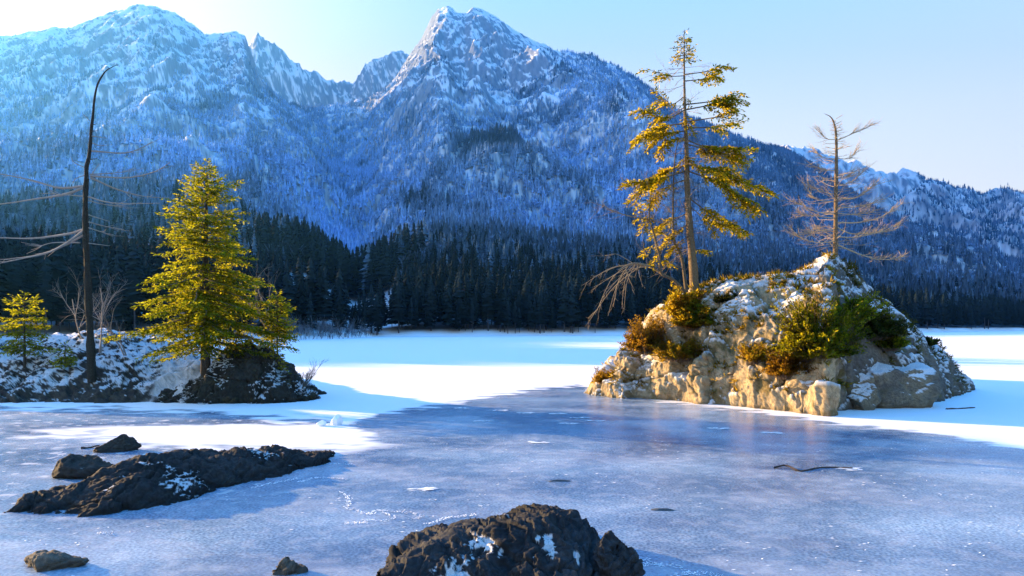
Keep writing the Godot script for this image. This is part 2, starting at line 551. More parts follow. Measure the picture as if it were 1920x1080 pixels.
		o.rotation.y = rnd(0, TAU)
		o.scale = Vector3(h * rnd(0.9, 1.2), h, h * rnd(0.9, 1.2))

# ------------------------------------------------------------------ rocks
func facet(x: float, skew: float) -> float:
	# a wave of flat faces that meet in sharp edges
	var f := x - floorf(x)
	return f / skew if f < skew else (1.0 - f) / (1.0 - skew)

const CUT := [Vector3(0.62, 0.55, 0.56), Vector3(-0.5, 0.8, 0.33), Vector3(0.85, -0.1, -0.52), Vector3(0.1, 0.75, -0.65)]

func rock_push(p: Vector3, n: Vector3, k: float, q: float, grain := Vector3(0.25, 0.9, 0.36)) -> float:
	# broken faces in a few directions, fissures along the grain of the stone, and a rough surface; q is the size of a block
	var e := p - grain * (p.dot(grain) * 0.8)
	var a := fbm.get_noise_3dv(p / (q * 2.6))
	var b := ridge.get_noise_3dv(e / (q * 1.5) + Vector3(9, 3, 1))
	var d := (facet(p.dot(CUT[0]) / (q * 1.6) + a * 0.8, 0.8) - 0.5) * 0.22
	d += (facet(p.dot(CUT[1]) / (q * 1.1) + a * 0.6, 0.82) - 0.5) * 0.16
	d += (facet(e.dot(CUT[2]) / (q * 0.6) + a * 0.9, 0.75) - 0.5) * 0.09
	d += (facet(e.dot(CUT[3]) / (q * 0.25) + a * 1.4 + b * 0.3, 0.8) - 0.5) * 0.035
	d += a * 0.14 + (b - 0.2) * 0.1 + ridge.get_noise_3dv(e / (q * 0.4)) * 0.03
	var s := (p + Vector3(a, -a, a) * q * 0.4) / (q * 1.7)
	d -= 0.14 * (1.0 - smoothstep(0.0, 0.05, crack.get_noise_3dv(s) + 1.0))
	return d * k

func rock_paint(p: Vector3, n: Vector3, stone: Color, dark: Color, snow_from: float, moss: float) -> Color:
	var f := fbm.get_noise_3dv(p * 0.7)
	var g := fbm.get_noise_3dv(p * 4.0 + Vector3(3, 1, 8))
	var h := fbm.get_noise_3dv(p * 13.0)
	var c := stone.lerp(dark, clampf(0.45 + f * 0.9 + g * 0.5, 0, 1)) * (1.0 + h * 0.7)
	var m := smoothstep(0.12, 0.32, fbm.get_noise_3dv(p * 1.1 + Vector3(20, 0, 4)) + h * 0.35 + (n.y - 0.5) * 0.25 + moss - 0.3)
	c = c.lerp(Color(0.15, 0.1, 0.025).lerp(Color(0.09, 0.085, 0.02), clampf(0.5 + g, 0, 1)) * (1.0 + h), m * clampf(moss * 2.0, 0, 1))
	# water line: dark stain at the ice
	c = c.lerp(dark * 0.55, (1.0 - smoothstep(0.02, 0.16, p.y + g * 0.08)) * 0.6)
	var s := smoothstep(snow_from, snow_from + 0.1, n.y + f * 0.95 + g * 0.16 + h * 0.08)
	c = c.lerp(Color(0.86, 0.87, 0.88), s)
	c.a = 1.0
	return c

# a rock lofted along its length: each row gives the foot in front, the crest and how far the back lies behind
func loft(rows: Array, nu: int, nt: int, steep: float, back: float) -> Grid:
	var g := Grid.new(nu, nt)
	var foot := []
	var top := []
	for r in rows:
		foot.append(ice(r[0], r[1]))
		top.append(at(r[2], r[3], r[4]))
	var fc := curve(foot, nu - 1)
	var tc := curve(top, nu - 1)
	for a in nu:
		var f := fc[a]
		var c := tc[a]
		c.y = maxf(c.y, 0.02)
		var e := clampf(minf(a, nu - 1 - a) / (nu * 0.06), 0.0, 1.0)
		for b in nt:
			var t := float(b) / (nt - 1) * 1.7
			var p: Vector3
			if t < 1.0:
				var s := pow(t, steep)
				p = f.lerp(c, s)
				p.y = lerpf(-0.35, c.y, 1.0 - pow(1.0 - t, 1.6))
			else:
				var s := (t - 1.0) / 0.7
				var bp := c + (c - f) * Vector3(1, 0, 1) * back * 0.4 + Vector3(0, 0, -back * e)
				p = c.lerp(bp, pow(s, 0.8))
				p.y = lerpf(c.y, -0.35, s * s * 0.6 + s * 0.4)
			g.p[b * nu + a] = p
	g.normals()
	return g

func boulder(nu: int, nv: int, centre: Vector3, radii: Vector3, yaw: float, s: int, planes := 14, rough := 1.0) -> Grid:
	var g := Grid.new(nu, nv)
	g.wrap = true
	rng.seed = s
	var pn := []
	var pd := []
	for k in planes:
		pn.append(Vector3(rnd(-1, 1), rnd(-1, 1), rnd(-1, 1)).normalized()); pd.append(rnd(0.5, 0.82))
	var turn := Basis(Vector3.UP, yaw)
	for b in nv:
		var th := PI * (b + 0.001) / (nv - 1 + 0.002)
		for a in nu:
			var ph := TAU * a / (nu - 1)
			var d := Vector3(sin(th) * cos(ph), cos(th), sin(th) * sin(ph))
			var r := 1.0
			for k in planes:
				var q: float = d.dot(pn[k])
				if q > 0.05: r = minf(r, pd[k] / q)
			g.p[b * nu + a] = centre + turn * (d * r * radii)
	# which way the surface faces
	g.normals()
	var m := (nv / 2) * nu + nu / 3
	if g.n[m].dot(g.p[m] - centre) < 0.0:
		g.turn = -1.0
		g.normals()
	var size := minf(radii.x, minf(radii.y, radii.z))
	g.push(func(p, n): return rock_push(p, n, size * 0.28 * rough, size * 1.1))
	g.normals()
	return g

func rocks() -> void:
	var grey := Color(0.2, 0.18, 0.15)
	var black := Color(0.045, 0.042, 0.04)
	var tan_ := Color(0.58, 0.45, 0.27)
	var tan_dark := Color(0.33, 0.26, 0.16)
	# --- the big rock on the right
	var isle := thing("rock_islet", "tall craggy rock islet with snow, moss and trees, on the right", "rock islet")
	var g := loft([[1092, 738, 1098, 735, 30.5], [1138, 744, 1146, 690, 29.6], [1210, 748, 1200, 632, 29.2], [1280, 753, 1266, 566, 28.4], [1350, 759, 1340, 534, 28.2], [1420, 766, 1420, 529, 28], [1490, 772, 1480, 516, 28], [1525, 776, 1524, 500, 28], [1550, 780, 1556, 476, 28.2], [1566, 772, 1590, 498, 28.4], [1640, 766, 1625, 540, 28.6], [1730, 759, 1690, 598, 29], [1790, 744, 1765, 668, 30.4], [1824, 729, 1816, 722, 32]], 520, 260, 1.75, 4.5)
	g.push(func(p, n): return rock_push(p, n, 0.85, 2.6) + (facet(p.x / 2.6 + p.y * 0.12 + fbm.get_noise_3dv(p / 3.0) * 0.7, 0.88) - 0.5) * 0.5 * smoothstep(1.0, 0.6, n.y) * smoothstep(13.0, 10.0, p.x))
	g.normals()
	g.push(func(p, n): return rock_push(p, n, 0.13, 0.6) + ridge.get_noise_3d(p.x * 2.6, p.y * 0.5, p.z * 2.6) * 0.06 + (facet(p.x / 0.42 + p.y * 0.25 + fbm.get_noise_3dv(p * 0.7) * 1.3, 0.85) - 0.5) * 0.08 * smoothstep(0.8, 0.4, n.y))
	g.normals()
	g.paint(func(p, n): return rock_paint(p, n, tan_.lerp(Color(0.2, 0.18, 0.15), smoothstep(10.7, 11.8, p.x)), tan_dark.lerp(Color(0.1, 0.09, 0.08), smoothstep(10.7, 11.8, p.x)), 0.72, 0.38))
	for k in g.p.size():
		g.p[k] += Vector3(0, 0.06 * smoothstep(0.55, 0.8, g.c[k].b), 0)
	g.normals()
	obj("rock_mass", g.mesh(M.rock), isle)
	rng.seed = 611
	var blades := Soup.new()
	var spots := 0
	for k in 16000:
		var q := rng.randi() % g.p.size()
		var p := g.p[q]
		if spots > 900 or p.y < 0.5 or g.n[q].z < -0.2 or g.n[q].y < 0.25: continue
		if fbm.get_noise_3dv(p * 0.6 + Vector3(5, 5, 5)) < (0.02 if p.x < 9.5 else 0.12): continue
		spots += 1
		var tone := Color(0.34, 0.23, 0.03) if rng.randf() < 0.6 else Color(0.16, 0.12, 0.025)
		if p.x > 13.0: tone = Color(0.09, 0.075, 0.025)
		for j in 12:
			var e := (g.n[q] + Vector3(rnd(-1, 1), rnd(-0.9, 0.7), rnd(-1, 1)) * 0.9).normalized()
			blades.spray(p + Vector3(rnd(-0.08, 0.08), -0.02, rnd(-0.05, 0.05)), e * rnd(0.1, 0.32), e.cross(Vector3(rnd(-1, 1), rnd(-1, 1), rnd(-1, 1))).normalized(), rnd(0.01, 0.024), tone * rnd(0.6, 1.3))
	struct("dry_grass", blades.mesh(M.leaf, false), "stuff")
	# crags that stand out of it
	for q in [[1522, 738, 23.35, 0.85, 1.25, 0.6, -0.5, 12], [1455, 560, 27.2, 1.0, 0.7, 0.9, 0.8, 5], [1395, 600, 26.4, 1.2, 0.8, 0.8, 0.2, 6], [1665, 728, 25.0, 1.9, 1.3, 1.5, 0.5, 7], [1600, 742, 24.4, 0.9, 0.9, 0.9, 1.2, 8]]:
		var bl := boulder(170, 110, at(q[0], q[1], q[2]), Vector3(q[3], q[4], q[5]), q[6], q[7], 14, 1.5)
		bl.push(func(p, n): return rock_push(p, n, 0.14, 0.55))
		bl.normals()
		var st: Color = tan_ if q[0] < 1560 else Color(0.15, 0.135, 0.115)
		bl.paint(func(p, n): return rock_paint(p, n, st, tan_dark, 0.62, 0.2))
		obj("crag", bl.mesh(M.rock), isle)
	# --- the low islet on the left and its dark dome
	g = loft([[-560, 745, -560, 590, 38], [-480, 748, -480, 520, 38], [-380, 752, -380, 490, 37], [-260, 755, -230, 520, 35], [-130, 756, -120, 600, 32], [0, 757, 0, 640, 31], [90, 757, 90, 632, 31], [190, 757, 190, 622, 31], [260, 757, 260, 632, 31], [330, 757, 330, 655, 30.5], [400, 757, 400, 668, 30], [470, 756, 470, 690, 29.5], [530, 752, 530, 725, 28.5]], 420, 170, 1.0, 5.0)
	g.push(func(p, n): return rock_push(p, n, 0.9, 1.6))
	g.normals()
	g.push(func(p, n): return rock_push(p, n, 0.35, 0.55))
	g.normals()
	g.paint(func(p, n): return islet_paint(p, n, black))
	tag(obj("snowy_islet", g.mesh(M.rock)), "low snow-dusted islet of dark scrubby ground at the left edge, under the dead trunk", "rock islet")
	g = loft([[290, 758, 290, 752, 26.6], [330, 758, 335, 728, 26.8], [380, 758, 385, 690, 27], [420, 758, 425, 655, 27.2], [460, 758, 460, 640, 27.4], [500, 757, 495, 652, 27.4], [540, 756, 535, 695, 27.2], [570, 753, 565, 730, 27], [588, 750, 586, 746, 26.9]], 300, 170, 1.35, 3.2)
	g.push(func(p, n): return rock_push(p, n, 1.0, 1.1))
	g.normals()
	g.push(func(p, n): return rock_push(p, n, 0.3, 0.35))
	g.normals()
	g.paint(func(p, n): return rock_paint(p, n, Color(0.05, 0.048, 0.04), Color(0.018, 0.018, 0.015), 0.88, 0.16))
	tag(obj("rock_dome", g.mesh(M.rock)), "dark mossy rock dome under the green spruce at the right end of the left islet", "rock")
	# --- the spit of rock in the foreground
	g = loft([[4, 965, 6, 962, 10.85], [60, 974, 52, 930, 11.2], [120, 976, 105, 926, 11.3], [200, 974, 180, 892, 11.8], [260, 966, 240, 868, 12.2], [330, 950, 330, 850, 12.9], [385, 932, 390, 860, 13.2], [440, 918, 450, 845, 13.9], [500, 904, 505, 846, 14.3], [560, 889, 560, 857, 14.7], [600, 878, 595, 853, 14.9], [622, 869, 620, 868, 14.9]], 420, 130, 1.3, 1.6)
	g.push(func(p, n): return rock_push(p, n, 0.4, 0.85, Vector3(0.85, 0.45, -0.28)))
	g.normals()
	g.push(func(p, n): return rock_push(p, n, 0.11, 0.26, Vector3(0.85, 0.45, -0.28)) + (facet(p.dot(Vector3(-0.45, 0.85, 0.24)) / 0.16 + fbm.get_noise_3dv(p * 1.4) * 1.5, 0.86) - 0.5) * 0.05)
	g.normals()
	g.paint(func(p, n): return rock_paint(p, n, Color(0.062, 0.06, 0.06), Color(0.02, 0.02, 0.021), 1.25, 0.05))
	tag(obj("rock_spit", g.mesh(M.rock_near)), "long low dark rock spit reaching across the ice in the left foreground", "rock")
	# --- the boulder at the bottom edge
	g = loft([[715, 1240, 716, 1085, 7.1], [745, 1240, 744, 1062, 7.3], [800, 1240, 797, 1028, 7.5], [860, 1240, 864, 1004, 7.6], [920, 1240, 915, 1000, 7.7], [985, 1240, 985, 980, 7.8], [1030, 1240, 1030, 974, 7.8], [1080, 1240, 1075, 992, 7.7], [1125, 1240, 1116, 1026, 7.6], [1150, 1240, 1145, 1075, 7.3]], 330, 190, 1.1, 1.7)
	g.push(func(p, n): return rock_push(p, n, 0.42, 0.8, Vector3(0.72, 0.6, -0.35)))
	g.normals()
	g.push(func(p, n): return rock_push(p, n, 0.09, 0.3, Vector3(0.72, 0.6, -0.35)) + (facet(p.dot(Vector3(-0.6, 0.76, 0.24)) / 0.13 + fbm.get_noise_3dv(p * 1.6) * 1.5, 0.86) - 0.5) * 0.05)
	g.normals()
	g.paint(func(p, n): return rock_paint(p, n, Color(0.062, 0.063, 0.066), Color(0.018, 0.018, 0.02), 1.5, 0.03).lerp(Color(0.86, 0.87, 0.88), boulder_snow(p)))
	tag(obj("boulder", g.mesh(M.rock_near)), "big dark boulder with small snow patches at the bottom edge of the picture", "boulder")
	var b2 := boulder(150, 110, at(1158, 1080, 7.35), Vector3(0.25, 0.5, 0.34), 0.3, 17, 9)
	b2.push(func(p, n): return rock_push(p, n, 0.14, 0.3) + (facet(p.dot(Vector3(-0.6, 0.76, 0.24)) / 0.13 + fbm.get_noise_3dv(p * 1.6) * 1.5, 0.86) - 0.5) * 0.045)
	b2.normals()
	b2.paint(func(p, n): return rock_paint(p, n, Color(0.06, 0.06, 0.062), Color(0.018, 0.018, 0.02), 1.15, 0.03))
	tag(obj("stone", b2.mesh(M.rock_near)), "upright dark stone leaning against the right side of the big foreground boulder", "stone")
	# --- single stones in the ice
	for q in [[215, 846, 74, 0.32, "brown angular stone alone on the ice beyond the rock spit", 23], [160, 894, 108, 0.4, "dark stone just behind the left half of the rock spit", 24], [92, 1066, 130, 0.15, "flat pale stone frozen in at the lower left corner", 25], [534, 1080, 62, 0.16, "small round stone breaking the ice at the bottom edge, left of the big boulder", 26]]:
		var p := ice(q[0], q[1])
		var w: float = q[2] / F * -p.z * 0.56
		var st := boulder(90, 60, p + Vector3(0, q[3] * 0.18, -0.1), Vector3(w, q[3], w * 0.6), 0.15, q[5], 12, 1.5)
		st.push(func(pp, n): return rock_push(pp, n, 0.07, 0.25) + (facet(pp.dot(Vector3(-0.3, 0.9, 0.3)) / 0.12 + fbm.get_noise_3dv(pp * 1.6), 0.86) - 0.5) * 0.03)
		st.normals()
		var pale: bool = q[5] >= 25
		st.paint(func(pp, n): return rock_paint(pp, n, Color(0.24, 0.2, 0.15) if pale else Color(0.075, 0.066, 0.056), Color(0.11, 0.1, 0.085) if pale else black, 1.3, 0.0))
		tag(obj("stone", st.mesh(M.rock_near)), q[4], "stone")

func boulder_snow(p: Vector3) -> float:
	# the patches of snow that lie in its hollows
	var s := 0.0
	for q in [[850, 1072, 7.15, 0.26, 0.12], [905, 1020, 7.45, 0.2, 0.045], [870, 1040, 7.35, 0.14, 0.035], [1030, 1018, 7.5, 0.09, 0.09], [1008, 1003, 7.6, 0.035, 0.03], [1000, 1030, 7.45, 0.03, 0.03], [1080, 1036, 7.4, 0.045, 0.06], [940, 1030, 7.4, 0.04, 0.03]]:
		var d := (p - at(q[0], q[1], q[2])) / Vector3(q[3], q[4], 0.45)
		s = maxf(s, 1.05 - d.length() + fbm.get_noise_3dv(p * 9.0) * 0.9)
	return smoothstep(0.25, 0.4, s)

func islet_paint(p: Vector3, n: Vector3, black: Color) -> Color:
	var f := fbm.get_noise_3dv(p * 0.55)
	var g := fbm.get_noise_3dv(p * 2.3)
	var h := fbm.get_noise_3dv(p * 8.0)
	var c := black.lerp(Color(0.1, 0.085, 0.06), clampf(0.4 + g + h, 0, 1))
	var low := smoothstep(0.1, 0.9, p.y)
	var s := smoothstep(0.5, 0.62, n.y * 0.8 + f * 0.35 + g * 0.6 + h * 0.35 - (1.0 - low) * 0.4 + 0.02)
	# the smooth snow hollow beside the dome
	var hollow := exp(-pow((p.x + 13.0) / 1.5, 2.0)) * exp(-pow((p.z + 28.0) / 2.2, 2.0))
	s = clampf(s + smoothstep(0.25, 0.6, hollow + g * 0.3) * 1.2, 0.0, 1.0)
	return c.lerp(Color(0.86, 0.87, 0.88), s)

# ------------------------------------------------------------------ plants
func bough(wood: Soup, leaf: Soup, pts: PackedVector3Array, r: float, width: float, from: float, fill: float, cols: Array, spray := 0.13) -> void:
	wood.tube(pts, r, r * 0.2, 4, Color(0.12, 0.1, 0.075))
	var m := pts.size()
	var total := 0.0
	for k in m - 1: total += pts[k].distance_to(pts[k + 1])
	var count := int(total / 0.06)
	for k in count:
		var s := (k + rng.randf()) / count
		if s < from or rng.randf() > fill: continue
		var b := mini(int(s * (m - 1)), m - 2)
		var t := (pts[b + 1] - pts[b]).normalized()
		var p := pts[b].lerp(pts[b + 1], s * (m - 1) - b)
		var side := t.cross(Vector3.UP).normalized()
		if side.length() < 0.5: side = Vector3.RIGHT
		for sg in [-1.0, 1.0]:
			if rng.randf() < 0.12: continue
			var l := (width * (1.0 - 0.65 * s) + 0.1) * rnd(0.5, 1.15)
			var d: Vector3 = (t * rnd(0.35, 0.8) + side * sg * rnd(0.6, 1.0) + Vector3.DOWN * rnd(-0.12, 0.5)).normalized()
			var nn := maxi(2, int(l / 0.055))
			var tone: Color = cols[rng.randi() % cols.size()]
			for j in nn:
				var q: Vector3 = p + d * (l * (j + rng.randf()) / nn) + Vector3(rnd(-0.02, 0.02), rnd(-0.03, 0.02), rnd(-0.02, 0.02))
				var e: Vector3 = (d + Vector3(rnd(-0.7, 0.7), rnd(-0.45, 0.5), rnd(-0.7, 0.7))).normalized()
				var w := e.cross(Vector3(rnd(-1, 1), rnd(-1, 1), rnd(-1, 1))).normalized()
				leaf.spray(q, e * spray * rnd(0.7, 1.3), w, spray * rnd(0.13, 0.24), tone * rnd(0.75, 1.25))

func twigs(q: Soup, p: Vector3, d: Vector3, l: float, r: float, depth: int, col: Color, bend: Vector3, spread: float, forks := 3) -> void:
	var pts := PackedVector3Array([p])
	var e := d.normalized()
	var n := 4
	for k in n:
		e = (e + bend * 0.25 + Vector3(rnd(-1, 1), rnd(-1, 1), rnd(-1, 1)) * 0.16).normalized()
		pts.append(pts[-1] + e * l / n)
	q.tube(pts, r, r * 0.45, 4 if depth > 1 else 3, col)
	if depth <= 0: return
	for k in forks:
		var s := rnd(0.3, 1.0)
		var b := mini(int(s * n), n - 1)
		var o := pts[b].lerp(pts[b + 1], s * n - b)
		var t := (pts[b + 1] - pts[b]).normalized()
		var f := (t + Vector3(rnd(-1, 1), rnd(-1, 1), rnd(-1, 1)) * spread).normalized()
		twigs(q, o, f, l * rnd(0.45, 0.75), maxf(r * 0.5, 0.004), depth - 1, col, bend, spread, forks)

var needle := [Color(0.25, 0.255, 0.02), Color(0.19, 0.205, 0.018), Color(0.29, 0.265, 0.022), Color(0.09, 0.11, 0.014), Color(0.22, 0.225, 0.018)]
var needle_old := [Color(0.36, 0.27, 0.018), Color(0.3, 0.23, 0.016), Color(0.4, 0.29, 0.022), Color(0.17, 0.14, 0.012)]

# a young spruce whose boughs stand in whorls
func young_spruce(o: Node3D, base: Vector3, height: float, reach: Array, s: int, whorl: float, trunk: float, lean := Vector3.ZERO) -> void:
	rng.seed = s
	var wood := Soup.new()
	var leaf := Soup.new()
	var stem := Soup.new()
	var line := PackedVector3Array()
	for k in 13:
		var f := k / 12.0
		line.append(base + Vector3(0, height * f, 0) + lean * f * f + Vector3(sin(f * 9.0) * 0.02, 0, cos(f * 7.0) * 0.02) * height * 0.12)
	stem.tube(line, trunk, 0.012, 8, Color(0.1, 0.08, 0.06), 0.15)
	var h: float = reach[0][0] * height
	while h < height * 0.985:
		var f := h / height
		var r := table(reach, f, 1)
		var n := int(rnd(5, 7.9))
		var a0 := rnd(0, TAU)
		for k in n:
			var a := a0 + TAU * k / n + rnd(-0.35, 0.35)
			if rng.randf() < 0.1: continue
			var l := r * rnd(0.5, 1.1) * (1.0 + 0.1 * sin(a * 2.0 + f * 9.0))
			var o3 := Vector3(cos(a), 0, sin(a))
			var p := base + Vector3(0, h + rnd(-0.08, 0.08), 0) + lean * f * f
			var up := lerpf(-0.12, 0.75, smoothstep(0.45, 1.0, f))
			var pts := PackedVector3Array()
			for j in 6:
				var t := j / 5.0
				pts.append(p + o3 * l * t + Vector3(0, l * (up * t - 0.32 * t * t + 0.2 * t * t * t), 0) + o3.cross(Vector3.UP) * l * 0.07 * sin(t * 4.0 + a))
			bough(wood, leaf, pts, 0.008 + l * 0.009, 0.16 + l * 0.24, 0.14, 0.95, needle)
		h += whorl * rnd(0.7, 1.2)
	# the leader
	bough(wood, leaf, PackedVector3Array([line[11], line[12], line[12] + Vector3(0, 0.16, 0)]), 0.012, 0.12, 0.0, 1.0, needle)
	obj("trunk", stem.mesh(M.bark), o)
	obj("limbs", wood.mesh(M.wood), o).set_meta("kind", "stuff")
	obj("crown", leaf.mesh(M.leaf, false), o).set_meta("kind", "stuff")

func traced(px: Array, d: float, swing: float) -> Array:
	# points given by bearing and row; the far end lies nearer or farther by swing
	var out := []
	for k in px.size():
		var f := float(k) / (px.size() - 1)
		out.append(at(px[k][0], px[k][1], d + swing * f))
	return out

func dead_trunk() -> void:
	var d := 27.0
	var o := thing("dead_tree", "tall bare dead trunk with hooked tip and long limbs, left of the green spruce", "tree", at(172, 706, d))
	var s := Soup.new()
	s.tube(shift(curve(traced([[172, 716], [170, 650], [166, 560], [162, 470], [160, 390], [162, 335]], d, 0.0), 24), o), 0.155, 0.08, 9, Color(0.07, 0.06, 0.05), 0.3)
	s.tube(shift(curve(traced([[162, 340], [163, 312], [168, 285], [171, 250], [175, 205], [181, 165], [194, 138], [208, 127], [222, 121]], d, 0.1), 24), o), 0.085, 0.006, 7, Color(0.07, 0.06, 0.05), 0.25)
	obj("trunk", s.mesh(M.bark), o)
	rng.seed = 41
	var list := [[[172, 283], [230, 287], [262, 279], [286, 265]], [[170, 330], [240, 333], [290, 322], [318, 305]], [[168, 327], [205, 325], [237, 322]], [[170, 330], [178, 318], [186, 307]], [[170, 333], [220, 355], [270, 368], [322, 371]], [[166, 369], [215, 381], [300, 381]], [[166, 376], [200, 384], [236, 385]], [[166, 403], [205, 415]], [[166, 416], [200, 425], [232, 430]], [[166, 427], [210, 441]], [[166, 456], [206, 461]], [[172, 255], [200, 259]], [[173, 268], [187, 273], [204, 272]],
		[[162, 315], [140, 305], [133, 293]], [[160, 328], [142, 335], [136, 346]], [[158, 349], [110, 352], [60, 338], [0, 326], [-60, 318]], [[158, 351], [120, 365], [75, 372], [0, 383], [-70, 390]], [[158, 368], [120, 365], [80, 362]], [[158, 430], [120, 440], [60, 447], [0, 446], [-50, 448]], [[158, 440], [110, 465], [60, 480], [0, 487]], [[158, 432], [100, 470], [40, 485], [-30, 500]], [[150, 455], [100, 455], [75, 462]], [[168, 226], [155, 213]]]
	for b in list:
		var q := Soup.new()
		var long: float = absf(b[-1][0] - b[0][0])
		var pts := shift(curve(traced(b, d, rnd(-1.2, 1.2) * long / 120.0), 14), o)
		q.tube(pts, 0.015 + long * 0.0002, 0.008, 5, Color(0.28, 0.25, 0.22), 0.2)
		if long > 40.0:
			for k in 5:
				var c := int(rnd(5, 14))
				twigs(q, pts[c], (pts[c] - pts[c - 1]).normalized() + Vector3(rnd(-0.3, 0.3), rnd(-0.35, 0.3), rnd(-0.5, 0.5)), rnd(0.25, 0.75), 0.011, 0, Color(0.34, 0.3, 0.26), Vector3(0, 0.2, 0), 0.4)
		obj("limb", q.mesh(M.wood), o)
	for k in 16:
		var q := Soup.new()
		var y := rnd(230, 640)
		var p := at(table([[200, 175], [300, 166], [400, 161], [560, 166], [650, 170]], y, 1), y, d) - o.position
		var a := rnd(0, TAU)
		q.tube(PackedVector3Array([p, p + Vector3(cos(a), 0.2, sin(a)) * rnd(0.22, 0.36)]), 0.02, 0.008, 4, Color(0.08, 0.07, 0.06))
		obj("stub", q.mesh(M.wood), o)

func shift(pts: PackedVector3Array, o: Node3D) -> PackedVector3Array:
	for k in pts.size(): pts[k] -= o.position
	return pts

func tall_spruce() -> void:
	var d := 28.0
	var o := thing("spruce_tree", "tall thin-crowned yellow-green spruce standing on the crest of the right islet", "tree", at(1302, 540, d))
	rng.seed = 52
	var s := Soup.new()
	s.tube(shift(curve(traced([[1303, 562], [1301, 520], [1296, 460], [1291, 400], [1288, 330], [1287, 270], [1284, 200], [1283, 130], [1283, 56]], d, 0.0), 36), o), 0.205, 0.01, 9, Color(0.3, 0.22, 0.13), 0.1)
	obj("trunk", s.mesh(M.bark), o)
	# start, middle, end, width of the foliage, where it begins, fill
	var list := [[[1283, 142], [1258, 143], [1230, 139], 0.3, 0.5, 0.9], [[1283, 140], [1320, 135], [1346, 131], 0.5, 0.5, 1.0], [[1284, 152], [1318, 148], [1342, 140], 0.35, 0.5, 0.8],
		[[1285, 196], [1335, 190], [1378, 180], 0.6, 0.35, 1.0], [[1285, 206], [1340, 196], [1384, 192], 0.5, 0.3, 0.9], [[1285, 228], [1345, 219], [1382, 204], 0.35, 0.4, 0.5], [[1286, 240], [1340, 238], [1380, 232], 0.35, 0.35, 0.7],
		[[1287, 262], [1335, 278], [1412, 280], 0.7, 0.3, 1.0], [[1287, 270], [1340, 285], [1395, 305], 0.6, 0.35, 0.9], [[1288, 308], [1352, 325], [1446, 366], 0.9, 0.25, 1.0], [[1288, 320], [1350, 345], [1418, 392], 0.8, 0.3, 1.0], [[1288, 300], [1310, 312], [1360, 316], 0.6, 0.25, 1.0], [[1291, 370], [1335, 403], [1402, 438], 0.65, 0.3, 0.95], [[1292, 385], [1330, 415], [1372, 420], 0.5, 0.35, 0.9], [[1297, 465], [1308, 468], [1322, 472], 0.35, 0.2, 0.8],
		[[1284, 180], [1262, 195], [1242, 190], 0.5, 0.35, 0.9], [[1285, 205], [1250, 222], [1214, 206], 0.6, 0.4, 1.0], [[1285, 232], [1240, 238], [1188, 264], 0.8, 0.25, 1.0], [[1286, 245], [1250, 250], [1216, 252], 0.6, 0.2, 1.0], [[1287, 258], [1262, 262], [1240, 275], 0.6, 0.2, 0.9], [[1288, 310], [1240, 325], [1178, 376], 0.9, 0.25, 1.0], [[1288, 320], [1235, 335], [1176, 345], 0.7, 0.35, 1.0], [[1289, 335], [1250, 352], [1225, 378], 0.7, 0.3, 0.8], [[1290, 400], [1262, 412], [1228, 430], 0.6, 0.4, 0.95], [[1291, 420], [1270, 434], [1240, 462], 0.55, 0.3, 0.9], [[1293, 440], [1278, 452], [1258, 470], 0.45, 0.3, 0.9],
		[[1284, 175], [1287, 190], [1294, 200], 0.35, 0.1, 0.9], [[1285, 215], [1290, 230], [1297, 250], 0.5, 0.1, 0.9], [[1287, 290], [1284, 300], [1276, 318], 0.5, 0.1, 0.9]]
	for b in list:
		var w := Soup.new()
		var l := Soup.new()
		var long: float = absf(b[2][0] - b[0][0])
		var pts := shift(curve(traced([b[0], b[1], b[2]], d, rnd(-1.0, 1.0) * (0.4 + long / 70.0)), 9), o)
		bough(w, l, pts, 0.014 + long * 0.00025, b[3] * 0.8, b[4], b[5], needle_old, 0.16)
		for k in int(long / 13.0):
			var c := int(rnd(3, 8))
			var e := (pts[c + 1] - pts[c]).normalized() + Vector3(rnd(-0.2, 0.2), rnd(-0.45, 0.1), rnd(-0.9, 0.9))
			var far := pts[c] + e.normalized() * rnd(0.5, 1.1)
			bough(w, l, curve([pts[c], pts[c].lerp(far, 0.5) + Vector3(0, 0.06, 0), far + Vector3(0, -0.12, 0)], 5), 0.012, b[3] * 0.5, 0.15, b[5], needle_old, 0.15)
		var limb := obj("bough", w.mesh(M.wood), o)
		obj("needles", l.mesh(M.leaf, false), limb).set_meta("kind", "stuff")
	var w2 := Soup.new()
	var l2 := Soup.new()
	for k in 60:
		var y := rnd(58, 122)
		var a := rnd(0, TAU)
		var p := at(1283, y, d) - o.position
		var r := (0.1 + 0.5 * (y - 55) / 60.0) * rnd(0.5, 1.1)
		var e := Vector3(cos(a), rnd(-0.1, 0.5), sin(a))
		bough(w2, l2, PackedVector3Array([p, p + e * r * 0.5, p + e * r + Vector3(0, -0.04, 0)]), 0.01, 0.16, 0.2, 0.5, needle_old, 0.12)
	for k in 60:
		var y := rnd(120, 470)
		var a := rnd(0, TAU)
		var p := at(table([[120, 1283], [270, 1287], [400, 1291], [470, 1296]], y, 1), y, d) - o.position
		twigs(w2, p, Vector3(cos(a), rnd(-0.4, 0.3), sin(a)), rnd(0.4, 1.3), 0.012, 2, Color(0.24, 0.19, 0.13), Vector3(0, -0.15, 0), 0.6, 3)
	obj("dead_twigs", w2.mesh(M.wood), o).set_meta("kind", "stuff")
	obj("top_needles", l2.mesh(M.leaf, false), o).set_meta("kind", "stuff")

